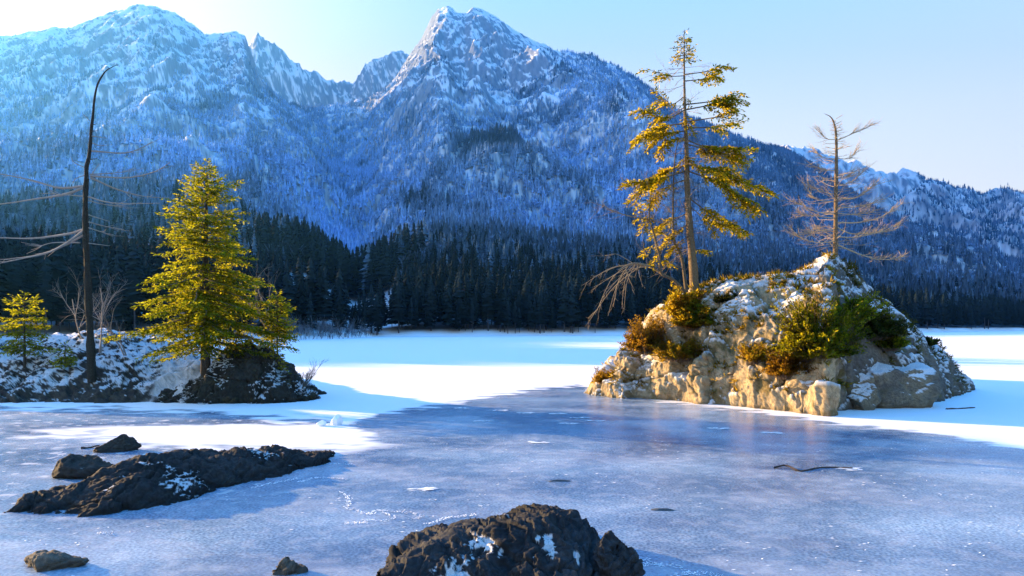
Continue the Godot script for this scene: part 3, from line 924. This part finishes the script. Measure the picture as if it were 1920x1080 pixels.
func side_stems() -> void:
	var d := 27.7
	rng.seed = 63
	var brown := Color(0.22, 0.17, 0.11)
	var o := thing("young_tree", "slender crooked stem just left of the tall spruce on the right islet", "tree", at(1286, 540, d))
	var s := Soup.new()
	var line := shift(curve(traced([[1287, 548], [1282, 505], [1276, 475], [1264, 450], [1262, 400], [1263, 340], [1266, 292], [1272, 262]], d, 0.5), 30), o)
	s.tube(line, 0.08, 0.012, 7, brown, 0.1)
	obj("trunk", s.mesh(M.bark), o)
	var t := Soup.new()
	for k in 30:
		var q := int(rnd(8, 30))
		twigs(t, line[q], Vector3(rnd(-1, 1), rnd(-0.3, 0.6), rnd(-1, 1)), rnd(0.4, 1.0), 0.012, 2, brown, Vector3(0, 0.05, 0), 0.6, 3)
	obj("twigs", t.mesh(M.wood), o).set_meta("kind", "stuff")
	d = 27.4
	o = thing("young_tree", "leaning forked stem with yellow tufts and drooping bare branches, left of the tall spruce", "tree", at(1284, 542, d))
	s = Soup.new()
	line = shift(curve(traced([[1285, 548], [1262, 524], [1240, 512], [1237, 482], [1228, 445], [1218, 412], [1218, 385], [1222, 360]], d, -0.4), 30), o)
	s.tube(line, 0.075, 0.012, 7, brown, 0.1)
	obj("trunk", s.mesh(M.bark), o)
	var arm := Soup.new()
	var reach := shift(curve(traced([[1218, 412], [1180, 405], [1152, 396], [1128, 384]], d, -0.8), 12), o)
	arm.tube(reach, 0.03, 0.008, 5, brown)
	for k in 12: twigs(arm, reach[int(rnd(5, 13))], Vector3(rnd(-1, -0.1), rnd(-0.4, 0.4), rnd(-0.6, 0.6)), rnd(0.3, 0.7), 0.008, 1, brown, Vector3(0, 0.05, 0), 0.6)
	obj("limb", arm.mesh(M.wood), o)
	var droop := Soup.new()
	var bow := shift(curve(traced([[1240, 512], [1215, 498], [1185, 494], [1160, 506]], d, -0.5), 14), o)
	droop.tube(bow, 0.05, 0.02, 5, brown, 0.1)
	for e in [[1098, 612], [1116, 590], [1140, 592], [1108, 545], [1092, 535], [1128, 560], [1150, 575], [1166, 572], [1190, 545], [1205, 538], [1112, 520], [1135, 480], [1170, 585]]:
		var b := int(rnd(4, 14))
		var p := bow[b]
		var q := at(e[0], e[1], d + rnd(-1.0, 0.6)) - o.position
		var mid := p.lerp(q, 0.45) + Vector3(-0.15, rnd(0.1, 0.35), 0)
		var pts := curve([p, mid, q], 9)
		droop.tube(pts, 0.016, 0.005, 4, Color(0.25, 0.2, 0.14))
		for k in 5:
			var c := int(rnd(3, 9))
			twigs(droop, pts[c], (pts[c + 1] - pts[c]).normalized() + Vector3(rnd(-0.7, 0.7), rnd(-0.3, 0.2), rnd(-0.7, 0.7)), rnd(0.2, 0.55), 0.006, 1, Color(0.25, 0.2, 0.14), Vector3(0, -0.1, 0), 0.6, 2)
	obj("drooping_limb", droop.mesh(M.wood), o)
	var w := Soup.new()
	var l := Soup.new()
	for e in [[[1220, 420], [1205, 408], [1190, 415]], [[1219, 400], [1210, 420], [1202, 438]], [[1230, 455], [1215, 468], [1203, 480]], [[1236, 490], [1245, 490], [1262, 500]], [[1236, 485], [1222, 492], [1228, 505]], [[1226, 440], [1238, 435], [1256, 440]], [[1219, 380], [1200, 385], [1195, 400]]]:
		bough(w, l, shift(curve(traced(e, d, rnd(-0.8, 0.8)), 7), o), 0.012, 0.28, 0.1, 1.0, needle_old, 0.13)
	for k in 26:
		twigs(w, line[int(rnd(10, 30))], Vector3(rnd(-1, 1), rnd(-0.2, 0.7), rnd(-1, 1)), rnd(0.4, 1.1), 0.01, 2, brown, Vector3(0, 0.05, 0), 0.6, 3)
	obj("twigs", w.mesh(M.wood), o).set_meta("kind", "stuff")
	obj("needles", l.mesh(M.leaf, false), o).set_meta("kind", "stuff")

func dead_larch() -> void:
	var d := 27.6
	var o := thing("dead_tree", "bare brown dead conifer with fine twigs on top of the right islet", "tree", at(1566, 545, d))
	rng.seed = 71
	var s := Soup.new()
	s.tube(shift(curve(traced([[1566, 560], [1566, 500], [1567, 400], [1568, 320], [1568, 260], [1564, 232], [1557, 219], [1545, 213]], d, 0.0), 30), o), 0.11, 0.004, 8, Color(0.3, 0.22, 0.14), 0.1)
	obj("trunk", s.mesh(M.bark), o)
	var list := [[[1567, 452], [1535, 455], [1500, 445], [1482, 425]], [[1567, 430], [1540, 432], [1520, 436], [1500, 440]], [[1567, 400], [1535, 398], [1505, 385], [1484, 378]], [[1567, 378], [1535, 375], [1518, 360], [1513, 340]], [[1568, 365], [1545, 360], [1520, 350]], [[1568, 320], [1545, 318], [1520, 308]], [[1568, 298], [1545, 295], [1530, 285]], [[1568, 262], [1550, 260], [1540, 250]], [[1568, 410], [1530, 405], [1495, 402]],
		[[1567, 443], [1600, 445], [1650, 435], [1690, 418]], [[1568, 417], [1610, 417], [1655, 405], [1698, 378]], [[1568, 390], [1610, 387], [1650, 378]], [[1568, 373], [1605, 370], [1628, 355], [1645, 345]], [[1568, 347], [1595, 342], [1615, 325]], [[1568, 297], [1592, 297], [1604, 283]], [[1568, 264], [1600, 250], [1632, 236]], [[1567, 425], [1595, 438], [1630, 437], [1680, 432]], [[1568, 458], [1615, 478], [1655, 487], [1698, 480]], [[1568, 400], [1600, 402], [1640, 398]], [[1568, 335], [1585, 333], [1600, 322]]]
	var brown := Color(0.4, 0.31, 0.2)
	for b in list:
		var q := Soup.new()
		var long: float = absf(b[-1][0] - b[0][0])
		var pts := shift(curve(traced(b, d, rnd(-1.0, 1.0) * long / 75.0), 12), o)
		q.tube(pts, 0.012 + long * 0.0002, 0.006, 5, brown)
		for k in int(9 + long / 5.0):
			var c := int(rnd(4, 12))
			twigs(q, pts[c], (pts[c] - pts[c - 1]).normalized() + Vector3(rnd(-0.6, 0.6), rnd(-0.25, 0.5), rnd(-0.7, 0.7)), rnd(0.2, 0.6), 0.01, 1, brown, Vector3(0, 0.1, 0), 0.6, 3)
		obj("limb", q.mesh(M.wood), o)
	var f := Soup.new()
	for k in 120:
		var y := rnd(222, 470)
		var a := rnd(0, TAU)
		var p := at(1567.5, y, d) - o.position
		var l := 0.2 + 0.9 * smoothstep(215.0, 380.0, y)
		twigs(f, p, Vector3(cos(a), rnd(-0.1, 0.3), sin(a)), l * rnd(0.5, 1.1), 0.012, 1, brown, Vector3(0, 0.1, 0), 0.6, 3)
	obj("twigs", f.mesh(M.wood), o).set_meta("kind", "stuff")

func sapling(label: String, base: Vector3, height: float, s: int, col: Color, stems: int, spread: float, called := "bare_sapling", category := "sapling") -> void:
	rng.seed = s
	var o := thing(called, label, category, base)
	for k in stems:
		var q := Soup.new()
		twigs(q, Vector3(rnd(-0.05, 0.05), -0.15, rnd(-0.05, 0.05)), Vector3(rnd(-spread, spread), 1, rnd(-spread, spread)), height * rnd(0.7, 1.0), 0.02 + height * 0.006, 3, col, Vector3(0, 0.12, 0), 0.7, 4)
		obj("stem", q.mesh(M.wood), o)

func bush(called: String, label: String, category: String, base: Vector3, size: Vector3, s: int, count: int, cols: Array, leaf_len: float, up := 0.6, group := "") -> void:
	# stems that fan out from the foot, each set with small leaves or needles
	rng.seed = s
	var o := thing(called, label, category, base, group)
	var w := Soup.new()
	var l := Soup.new()
	for k in count:
		var a := rnd(0, TAU)
		var el := rnd(0.0, 1.0)
		var tip := Vector3(cos(a) * sqrt(1.0 - el * el * 0.8) * size.x, el * size.y, sin(a) * sqrt(1.0 - el * el * 0.8) * size.z) * rnd(0.65, 1.1) * (1.0 + 0.9 * fbm.get_noise_3d(cos(a) * 1.1 + s, el * 1.3, sin(a) * 1.1))
		var root := Vector3(tip.x * 0.35 * rng.randf(), -0.2, tip.z * 0.35 * rng.randf())
		var mid := root.lerp(tip, 0.5) + Vector3(0, size.y * rnd(0.0, 0.2), 0)
		var pts := curve([root, mid, tip], 5)
		w.tube(pts, 0.012, 0.004, 3, Color(0.12, 0.09, 0.06))
		var tone: Color = cols[rng.randi() % cols.size()]
		for j in 40:
			var f := rnd(0.35, 1.0)
			var b := mini(int(f * 5), 4)
			var p := pts[b].lerp(pts[b + 1], f * 5 - b)
			var d := (pts[b + 1] - pts[b]).normalized() * 0.5 + Vector3(rnd(-1, 1), rnd(-0.6, 1) * up + 0.2, rnd(-1, 1)) * 0.8
			d = d.normalized()
			l.spray(p + Vector3(rnd(-0.05, 0.05), rnd(-0.04, 0.04), rnd(-0.05, 0.05)), d * leaf_len * rnd(0.4, 1.05), d.cross(Vector3(rnd(-1, 1), rnd(-1, 1), rnd(-1, 1))).normalized(), leaf_len * rnd(0.12, 0.22), tone * rnd(0.7, 1.3))
	obj("stems", w.mesh(M.wood), o).set_meta("kind", "stuff")
	obj("foliage", l.mesh(M.leaf, false), o).set_meta("kind", "stuff")

func plants() -> void:
	var o := thing("spruce_tree", "bushy sunlit yellow-green spruce on the left islet, its boughs reaching almost to the ground", "tree", at(385, 700, 26.6))
	young_spruce(o, Vector3(0, -0.3, 0), 8.45, [[0.16, 2.0], [0.22, 2.8], [0.3, 3.0], [0.45, 2.45], [0.6, 1.85], [0.75, 1.5], [0.85, 1.15], [0.93, 0.7], [1.0, 0.1]], 101, 0.24, 0.2, Vector3(0.06, 0, 0))
	o = thing("spruce_tree", "little sunlit spruce at the left edge of the picture", "tree", at(46, 690, 28.0))
	young_spruce(o, Vector3(0, -0.2, 0), 3.15, [[0.32, 0.85], [0.5, 1.05], [0.7, 0.95], [0.85, 0.65], [1.0, 0.1]], 102, 0.24, 0.06)
	o = thing("spruce_tree", "thin young spruce right behind the bushy one, at the right end of the left islet", "tree", at(520, 690, 27.6))
	young_spruce(o, Vector3(0, -0.5, 0), 3.5, [[0.12, 0.45], [0.25, 0.25], [0.42, 0.3], [0.55, 0.85], [0.7, 0.75], [0.85, 0.5], [1.0, 0.1]], 103, 0.2, 0.045)
	o = thing("spruce_tree", "tiny yellow spruce seedling on the snowy ground of the left islet", "tree", at(122, 682, 27.4))
	young_spruce(o, Vector3(0, -0.1, 0), 0.75, [[0.15, 0.35], [0.5, 0.35], [1.0, 0.08]], 104, 0.1, 0.02)
	dead_trunk()
	tall_spruce()
	side_stems()
	dead_larch()
	sapling("bare frosted sapling right of the tall dead trunk", at(188, 655, 28.5), 2.4, 201, Color(0.28, 0.24, 0.21), 2, 0.3)
	sapling("bare sapling leaning left behind the tall dead trunk", at(158, 640, 29.5), 2.5, 202, Color(0.26, 0.22, 0.18), 1, 0.5)
	sapling("bare twiggy sapling behind the right side of the bushy spruce", at(512, 650, 28.8), 2.4, 203, Color(0.27, 0.22, 0.18), 2, 0.25)
	sapling("bare sapling between the dead trunk and the bushy spruce", at(235, 660, 28.0), 1.7, 204, Color(0.2, 0.17, 0.14), 2, 0.4)
	sapling("small leafless bush on the ice edge at the right tip of the left islet", at(566, 722, 26.9), 0.85, 205, Color(0.09, 0.075, 0.06), 4, 0.8, "bare_bush", "bush")
	# scrub of the left islet: nobody could count it
	rng.seed = 301
	var w := Soup.new()
	for k in 420:
		var px := rnd(-120, 330)
		var s := rng.randf()
		var d := lerpf(26.6, 31.0, s)
		var y := lerpf(754, 645, pow(s, 0.8)) + rnd(-6, 6)
		twigs(w, at(px, y, d) - Vector3(0, 0.1, 0), Vector3(rnd(-0.8, 0.8), rnd(0.3, 1.0), rnd(-0.8, 0.8)), rnd(0.15, 0.5), 0.01, 2, Color(0.09, 0.07, 0.045) * rnd(0.6, 1.8), Vector3.ZERO, 0.8, 3)
	struct("scrub", w.mesh(M.wood), "stuff")
	# plants of the right islet
	var rust := [Color(0.24, 0.13, 0.025), Color(0.18, 0.1, 0.02), Color(0.3, 0.18, 0.03)]
	var gold := [Color(0.38, 0.27, 0.03), Color(0.3, 0.22, 0.025), Color(0.36, 0.22, 0.03)]
	var green := [Color(0.28, 0.26, 0.018), Color(0.18, 0.18, 0.015), Color(0.34, 0.29, 0.02), Color(0.09, 0.1, 0.012)]
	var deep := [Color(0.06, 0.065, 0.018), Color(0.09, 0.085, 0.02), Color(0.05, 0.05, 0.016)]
	bush("heather_bush", "round rust-brown bush on the left shoulder of the right islet", "bush", at(1212, 655, 27.4), Vector3(0.85, 1.25, 0.8), 311, 420, rust, 0.1)
	bush("heather_bush", "low brown clump at the water line, left foot of the right islet", "bush", at(1133, 715, 28.9), Vector3(0.5, 0.5, 0.5), 312, 170, rust, 0.09)
	bush("heather_bush", "rusty bush under the green dwarf pine on the right islet", "bush", at(1472, 700, 23.6), Vector3(0.7, 0.75, 0.55), 313, 330, rust, 0.1)
	bush("heather_bush", "small brown clump left of the green dwarf pine, mid-face of the right islet", "bush", at(1412, 672, 24.4), Vector3(0.55, 0.5, 0.45), 314, 150, gold, 0.09)
	bush("grass_tuft", "golden grass hanging below the foot of the tall spruce", "grass", at(1282, 590, 27.2), Vector3(0.7, 0.9, 0.6), 315, 340, gold, 0.16, -0.6)
	bush("grass_tuft", "golden grass tuft lower on the left shoulder, right of the round rusty bush", "grass", at(1305, 610, 26.8), Vector3(0.8, 0.6, 0.6), 316, 300, gold, 0.15, -0.2)
	bush("moss_cushion", "ochre moss cushion on the left face of the right islet", "moss", at(1275, 668, 26.6), Vector3(1.0, 0.6, 0.6), 317, 320, gold, 0.1, 0.3)
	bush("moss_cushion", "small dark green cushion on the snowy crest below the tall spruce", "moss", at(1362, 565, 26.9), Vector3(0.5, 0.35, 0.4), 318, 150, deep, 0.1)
	bush("dwarf_pine", "bright green dwarf pine bush on the front of the right islet", "bush", at(1530, 668, 23.4), Vector3(1.5, 1.9, 0.9), 321, 800, green, 0.13)
	bush("dwarf_pine", "green dwarf pine around the foot of the bare dead conifer", "bush", at(1575, 600, 24.8), Vector3(1.6, 0.8, 0.9), 322, 560, green, 0.12)
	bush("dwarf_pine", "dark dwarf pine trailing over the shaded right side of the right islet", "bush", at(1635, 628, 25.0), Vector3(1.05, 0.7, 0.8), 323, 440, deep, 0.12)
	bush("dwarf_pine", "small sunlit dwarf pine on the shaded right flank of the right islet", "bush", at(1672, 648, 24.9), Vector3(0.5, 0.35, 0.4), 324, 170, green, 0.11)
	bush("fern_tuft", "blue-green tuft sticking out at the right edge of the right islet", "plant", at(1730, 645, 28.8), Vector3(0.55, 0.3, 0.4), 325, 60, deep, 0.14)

# ------------------------------------------------------------------ the lake
var snow_edge := [[-40, 23.7], [-15, 23.7], [-9.9, 22.6], [-6.2, 20.6], [-5.0, 20.2], [-4.4, 22.4], [-3.0, 24.5], [0.5, 30.2], [3.2, 33.0], [4.6, 30.0], [5.9, 26.0], [8.45, 22.6], [10.3, 19.8], [11.4, 18.2], [12.2, 16.2], [12.8, 12.0], [13.6, 8.0], [14.5, 5.0]]

func lake() -> void:
	var m := StandardMaterial3D.new()
	m.albedo_color = Color(0.66, 0.83, 0.9).linear_to_srgb()
	m.albedo_texture = noise_tex(0.09, Color(0.45, 0.5, 0.58), Color(1.0, 1.0, 1.0), 61, 0.0, 1024, 5)
	m.roughness = 0.24
	m.metallic_specular = 0.5
	m.normal_enabled = true
	m.normal_texture = noise_tex(0.09, Color.BLACK, Color.WHITE, 62, 5.0, 1024, 3)
	m.normal_scale = 0.12
	m.uv1_scale = Vector3(0.17, 0.17, 1)
	m.detail_enabled = true
	m.detail_blend_mode = BaseMaterial3D.BLEND_MODE_MUL
	m.detail_uv_layer = BaseMaterial3D.DETAIL_UV_2
	m.detail_albedo = noise_tex(0.009, Color(0.42, 0.5, 0.62), Color(1, 1, 1), 63, 0.0, 1024, 6)
	m.uv2_scale = Vector3(0.021, 0.033, 1)
	struct("frozen_lake", sheet(-2500, 2500, -2000, 400, 0.0, m, 80.0))
	# thin snow on the ice
	var w := 1100
	var h := 640
	var x0 := -36.0
	var x1 := 36.0
	var z0 := 5.0
	var z1 := 65.0
	var bytes := PackedByteArray()
	bytes.resize(w * h * 4)
	bytes.fill(255)
	var streak := noisy(FastNoiseLite.TYPE_SIMPLEX_SMOOTH, 91, 4)
	for a in w:
		var x := lerpf(x0, x1, (a + 0.5) / w)
		var e := table(snow_edge, x, 1)
		for b in h:
			var z := lerpf(z1, z0, (b + 0.5) / h)
			var s := 0.0
			var n := streak.get_noise_2d(x * 0.5 + z * 0.1, z * 1.1)
			if z > e + 6.0:
				s = 1.0
			else:
				s = smoothstep(-0.5, 1.1, z - e + n * 2.2)
				# the tongue of snow left of the middle
				if x < -2.0 and z > 13.0 and z < 21.5:
					var lo := table([[-14, 18.6], [-11, 17.6], [-8, 15.9], [-4, 15.2], [-2, 16.5]], x, 1)
					var hi := table([[-14, 19.5], [-11, 20.2], [-5, 20.4], [-3.4, 18.0], [-2, 17.0]], x, 1)
					var f := smoothstep(lo - 0.6, lo + 1.2, z + n * 1.6) * smoothstep(hi + 0.4, hi - 0.4, z + n * 0.6)
					f *= smoothstep(-15.0, -11.5, x + n * 3.0) * smoothstep(-2.2, -4.6, x + n * 2.4)
					s = maxf(s, f)
				s = maxf(s, smoothstep(-0.15, 0.5, streak.get_noise_2d(x * 0.22 + 11.0, z * 0.4)) * 0.15 + smoothstep(0.05, 0.3, streak.get_noise_2d(x * 2.2, z * 3.0)) * 0.12)
				var thin := streak.get_noise_2d(x * 1.4 + 40.0, z * 2.6)
				s = maxf(s, smoothstep(0.28, 0.5, thin) * 0.55 * smoothstep(-1.0, -7.0, x) * smoothstep(9.0, 12.0, z))
			bytes[(b * w + a) * 4 + 3] = int(clampf(s, 0, 1) * 255.0)
	var im := Image.create_from_data(w, h, false, Image.FORMAT_RGBA8, bytes)
	var sm := StandardMaterial3D.new()
	sm.albedo_texture = ImageTexture.create_from_image(im)
	sm.albedo_color = Color(0.88, 0.88, 0.88).linear_to_srgb()
	sm.transparency = BaseMaterial3D.TRANSPARENCY_ALPHA
	sm.roughness = 0.8
	sm.metallic_specular = 0.3
	var am := ArrayMesh.new()
	var arr := []
	arr.resize(Mesh.ARRAY_MAX)
	arr[Mesh.ARRAY_VERTEX] = PackedVector3Array([Vector3(x0, 0.005, -z1), Vector3(x1, 0.005, -z1), Vector3(x1, 0.005, -z0), Vector3(x0, 0.005, -z0)])
	arr[Mesh.ARRAY_NORMAL] = PackedVector3Array([Vector3.UP, Vector3.UP, Vector3.UP, Vector3.UP])
	arr[Mesh.ARRAY_TEX_UV] = PackedVector2Array([Vector2(0, 0), Vector2(1, 0), Vector2(1, 1), Vector2(0, 1)])
	arr[Mesh.ARRAY_INDEX] = PackedInt32Array([0, 1, 2, 0, 2, 3])
	am.add_surface_from_arrays(Mesh.PRIMITIVE_TRIANGLES, arr)
	am.surface_set_material(0, sm)
	struct("snow_cover", am)
	var fm := StandardMaterial3D.new()
	fm.albedo_color = Color(0.88, 0.88, 0.88).linear_to_srgb()
	fm.roughness = 0.8
	fm.metallic_specular = 0.3
	var far := SurfaceTool.new()
	far.begin(Mesh.PRIMITIVE_TRIANGLES)
	for r in [[-2500, 2500, -2000, -z1], [-2500, x0, -z1, -20], [x1, 2500, -z1, 0]]:
		far.set_normal(Vector3.UP)
		for q in [[0, 2], [1, 2], [1, 3], [0, 2], [1, 3], [0, 3]]: far.add_vertex(Vector3(r[q[0]], 0.005, r[q[1]]))
	var fmesh := far.commit()
	fmesh.surface_set_material(0, fm)
	struct("snow_field", fmesh)

func sheet(x0: float, x1: float, z0: float, z1: float, y: float, m: Material, step: float) -> ArrayMesh:
	var arr := []
	arr.resize(Mesh.ARRAY_MAX)
	arr[Mesh.ARRAY_VERTEX] = PackedVector3Array([Vector3(x0, y, z0), Vector3(x1, y, z0), Vector3(x1, y, z1), Vector3(x0, y, z1)])
	arr[Mesh.ARRAY_NORMAL] = PackedVector3Array([Vector3.UP, Vector3.UP, Vector3.UP, Vector3.UP])
	var uv := PackedVector2Array([Vector2(x0, z0), Vector2(x1, z0), Vector2(x1, z1), Vector2(x0, z1)])
	arr[Mesh.ARRAY_TEX_UV] = uv
	arr[Mesh.ARRAY_TEX_UV2] = uv
	arr[Mesh.ARRAY_TANGENT] = PackedFloat32Array([1, 0, 0, 1, 1, 0, 0, 1, 1, 0, 0, 1, 1, 0, 0, 1])
	arr[Mesh.ARRAY_INDEX] = PackedInt32Array([0, 1, 2, 0, 2, 3])
	var am := ArrayMesh.new()
	am.add_surface_from_arrays(Mesh.PRIMITIVE_TRIANGLES, arr)
	am.surface_set_material(0, m)
	return am

func ice_details() -> void:
	rng.seed = 501
	var snow := Color(0.86, 0.87, 0.88)
	for q in [[604, 799, 0.16, 0.13, "small upright lump of snowy ice beside the larger one, at the edge of the snow", 31], [630, 797, 0.2, 0.22, "larger upright lump of snowy ice standing at the edge of the snow", 32]]:
		var b := boulder(40, 26, ice(q[0], q[1]) + Vector3(0, q[3] * 0.5, 0), Vector3(q[2], q[3], q[2] * 0.8), 0.4, q[5], 9, 0.8)
		b.paint(func(_p, _n): return snow)
		tag(obj("ice_lump", b.mesh(M.snow)), q[4], "ice lump")
	for q in [[[[1774, 768], [1800, 767], [1828, 766]], 0.035, "straight dark stick lying on the shaded snow right of the rock islet"], [[[1452, 879], [1474, 877], [1500, 885], [1530, 879], [1560, 877], [1598, 881]], 0.022, "thin curved dark twig frozen into the ice in front of the rock islet"], [[[152, 842], [166, 841], [186, 838]], 0.03, "short dark twig on the ice at the left of the lone brown stone"]]:
		var pts := []
		for e in q[0]: pts.append(ice(e[0], e[1]) + Vector3(0, rnd(0.01, 0.05), 0))
		var st := Soup.new()
		st.tube(curve(pts, 12), q[1], q[1] * 0.5, 6, Color(0.06, 0.05, 0.045), 0.3)
		tag(obj("stick", st.mesh(M.wood)), q[2], "stick")
	for q in [[1252, 956, 70, "flat dark stone just breaking the ice, right of the big boulder", 33], [1044, 902, 60, "flat dark stone just breaking the ice above the big boulder", 34]]:
		var p := ice(q[0], q[1])
		var w: float = q[2] / F * -p.z * 0.5
		var b := boulder(60, 36, p - Vector3(0, 0.02, 0), Vector3(w, 0.05, w * 0.35), 0.0, q[4], 9, 0.5)
		b.paint(func(_p, _n): return Color(0.12, 0.13, 0.14))
		tag(obj("stone", b.mesh(M.rock)), q[3], "stone")
	# thin ridges of white frost where the ice has cracked, and flecks of snow
	var f := Soup.new()
	var lines := [[[1190, 1048], [1215, 1052], [1232, 1060], [1262, 1062], [1290, 1075], [1262, 1082]], [[1205, 1062], [1222, 1058], [1245, 1066]], [[640, 922], [655, 938], [650, 950], [668, 958], [690, 966]], [[690, 966], [715, 958], [735, 972], [715, 978], [680, 975]], [[735, 960], [760, 962], [790, 968], [770, 975]], [[800, 985], [840, 972], [890, 966]], [[645, 983], [690, 981]], [[182, 1002], [200, 1000], [212, 1004]], [[1285, 1078], [1320, 1075], [1356, 1082]], [[560, 905], [600, 896], [650, 900]], [[470, 916], [520, 905], [560, 898]], [[620, 872], [640, 870], [660, 872]]]
	for l in lines:
		var pts := []
		for e in l: pts.append(ice(e[0], e[1]))
		var c := curve(pts, 30)
		for k in 30:
			var a := c[k] + Vector3(rnd(-0.02, 0.02), 0.0, rnd(-0.02, 0.02))
			var d := c[k + 1] - c[k]
			var side := d.cross(Vector3.UP).normalized()
			for j in 3:
				f.spray(a + side * rnd(-0.05, 0.05) + Vector3(0, 0.012, 0), d * rnd(0.8, 1.6) + Vector3(0, rnd(-0.004, 0.012), 0), side, rnd(0.003, 0.013), snow)
	for e in [[860, 766], [935, 770], [980, 775], [1040, 776], [1080, 784], [1110, 790], [1340, 804], [1440, 812], [900, 790], [1000, 830], [785, 918], [1590, 881], [1060, 795]]:
		var p := ice(e[0], e[1])
		for j in 16:
			f.spray(p + Vector3(rnd(-0.25, 0.25), 0.012, rnd(-0.12, 0.12)), Vector3(rnd(0.08, 0.3), rnd(0.0, 0.012), rnd(-0.05, 0.05)), Vector3(0, 0, 1), rnd(0.015, 0.05), snow)
	for k in 900:
		var a := rnd(-0.75, 0.75)
		var d := rnd(7.5, 19.0)
		var x := a * d
		if fbm.get_noise_2d(x * 0.25, d * 0.25) < 0.05: continue
		f.spray(Vector3(x, 0.01, -d), Vector3(rnd(0.02, 0.09), 0.004, rnd(-0.03, 0.03)), Vector3(0, 0, 1), rnd(0.006, 0.018), snow)
	struct("frost", f.mesh(M.snow, false), "stuff")
	# brush and drifts on the point at the far shore
	var w := Soup.new()
	for k in 340:
		var px := rnd(500, 700)
		var d := table(shore, px, 1) + rnd(0.5, 9.0)
		var base := Vector3((px - 960.0) / F * d, main_height(px, d) - 0.2, -d)
		twigs(w, base, Vector3(rnd(-0.5, 0.5), 1, rnd(-0.5, 0.5)), rnd(0.8, 3.2), 0.05, 1, Color(0.13, 0.14, 0.16) * rnd(0.3, 1.6), Vector3(0, 0.1, 0), 0.7, 4)
	struct("shore_brush", w.mesh(M.wood), "stuff")

# ------------------------------------------------------------------ sky
const SUN_AZ := 65.0    # degrees left of the view
const SUN_EL := 11.0
func sun_dir() -> Vector3:
	var a := deg_to_rad(SUN_AZ)
	var e := deg_to_rad(SUN_EL)
	return Vector3(-sin(a) * cos(e), sin(e), -cos(a) * cos(e))

func sky_image() -> Image:
	var w := 512
	var h := 256
	var im := Image.create(w, h, false, Image.FORMAT_RGBF)
	var s := sun_dir()
	var stops := [[-90, 0.25, 0.4, 0.6], [-1, 0.75, 0.88, 1.0], [0, 1.15, 1.06, 1.02], [8, 1.12, 1.12, 1.0], [15, 0.92, 1.0, 1.02], [23, 0.56, 0.8, 1.06], [30, 0.26, 0.64, 1.12], [40, 0.07, 0.56, 1.28], [52, 0.02, 0.5, 1.36], [90, 0.005, 0.42, 1.36]]
	for b in h:
		var el := PI / 2 - (b + 0.5) / h * PI
		var e := rad_to_deg(el)
		var base := Color(table(stops, e, 1), table(stops, e, 2), table(stops, e, 3))
		for a in w:
			var az := (a + 0.5) / w * TAU      # the panorama begins ahead, at -z
			var d := Vector3(sin(az) * cos(el), sin(el), -cos(az) * cos(el))
			var g := rad_to_deg(acos(clampf(d.dot(s), -1, 1)))
			var away := lerpf(1.0, 0.68, smoothstep(100.0, 150.0, g))
			var k := (0.6 * smoothstep(64.0, 22.0, g) + 0.12 * exp(-g / 40.0)) * smoothstep(-8.0, 0.0, e)
			im.set_pixel(a, b, Color(base.r * away + k * 1.5, base.g * lerpf(1.0, away, 0.3) + k * 0.72, base.b + k * 0.6))
	return im

func _ready() -> void:
	var cam := Camera3D.new()
	cam.name = "camera"
	cam.projection = Camera3D.PROJECTION_FRUSTUM
	cam.near = 0.1
	cam.far = 14000.0
	cam.size = cam.near * 1080.0 / F
	cam.frustum_offset = Vector2(0, cam.near * (HOR - 540.0) / F)
	cam.position = Vector3(0, EYE, 0)
	add_child(cam)
	var exposure := 6.7
	var pano := PanoramaSkyMaterial.new()
	pano.panorama = ImageTexture.create_from_image(sky_image())
	var sky := Sky.new()
	sky.sky_material = pano
	var e := Environment.new()
	e.background_mode = Environment.BG_SKY
	e.sky = sky
	e.background_energy_multiplier = 1.33 / exposure
	e.tonemap_mode = Environment.TONE_MAPPER_LINEAR
	e.tonemap_exposure = exposure
	e.sdfgi_enabled = true; e.ssao_enabled = true; e.ssil_enabled = true
	e.volumetric_fog_enabled = true
	e.volumetric_fog_density = 0.00013
	e.volumetric_fog_albedo = Color(0.33, 0.66, 1.0)
	e.volumetric_fog_anisotropy = 0.62
	e.volumetric_fog_length = 4000.0
	var we := WorldEnvironment.new()
	we.name = "world"
	we.environment = e
	add_child(we)
	var sun := DirectionalLight3D.new()
	sun.name = "sun"
	sun.light_energy = 1.6
	sun.light_color = Color(1.0, 0.82, 0.56)
	sun.light_angular_distance = 0.5
	sun.shadow_enabled = true
	add_child(sun)
	sun.look_at_from_position(sun_dir() * 100.0, Vector3.ZERO)

	materials()
	lake()
	struct("mountain", range_mesh(crest_main, -1560, 2700, 1000, 330, true, 0.0))
	struct("mountain", range_mesh(crest_right, 1310, 2690, 300, 130, false, 1450.0))
	struct("mountain", range_mesh(crest_back, -300, 500, 160, 70, false, 3500.0))
	struct("mountain", range_mesh(crest_far, 385, 860, 240, 130, false, 2400.0))
	forests()
	rocks()
	plants()
	ice_details()
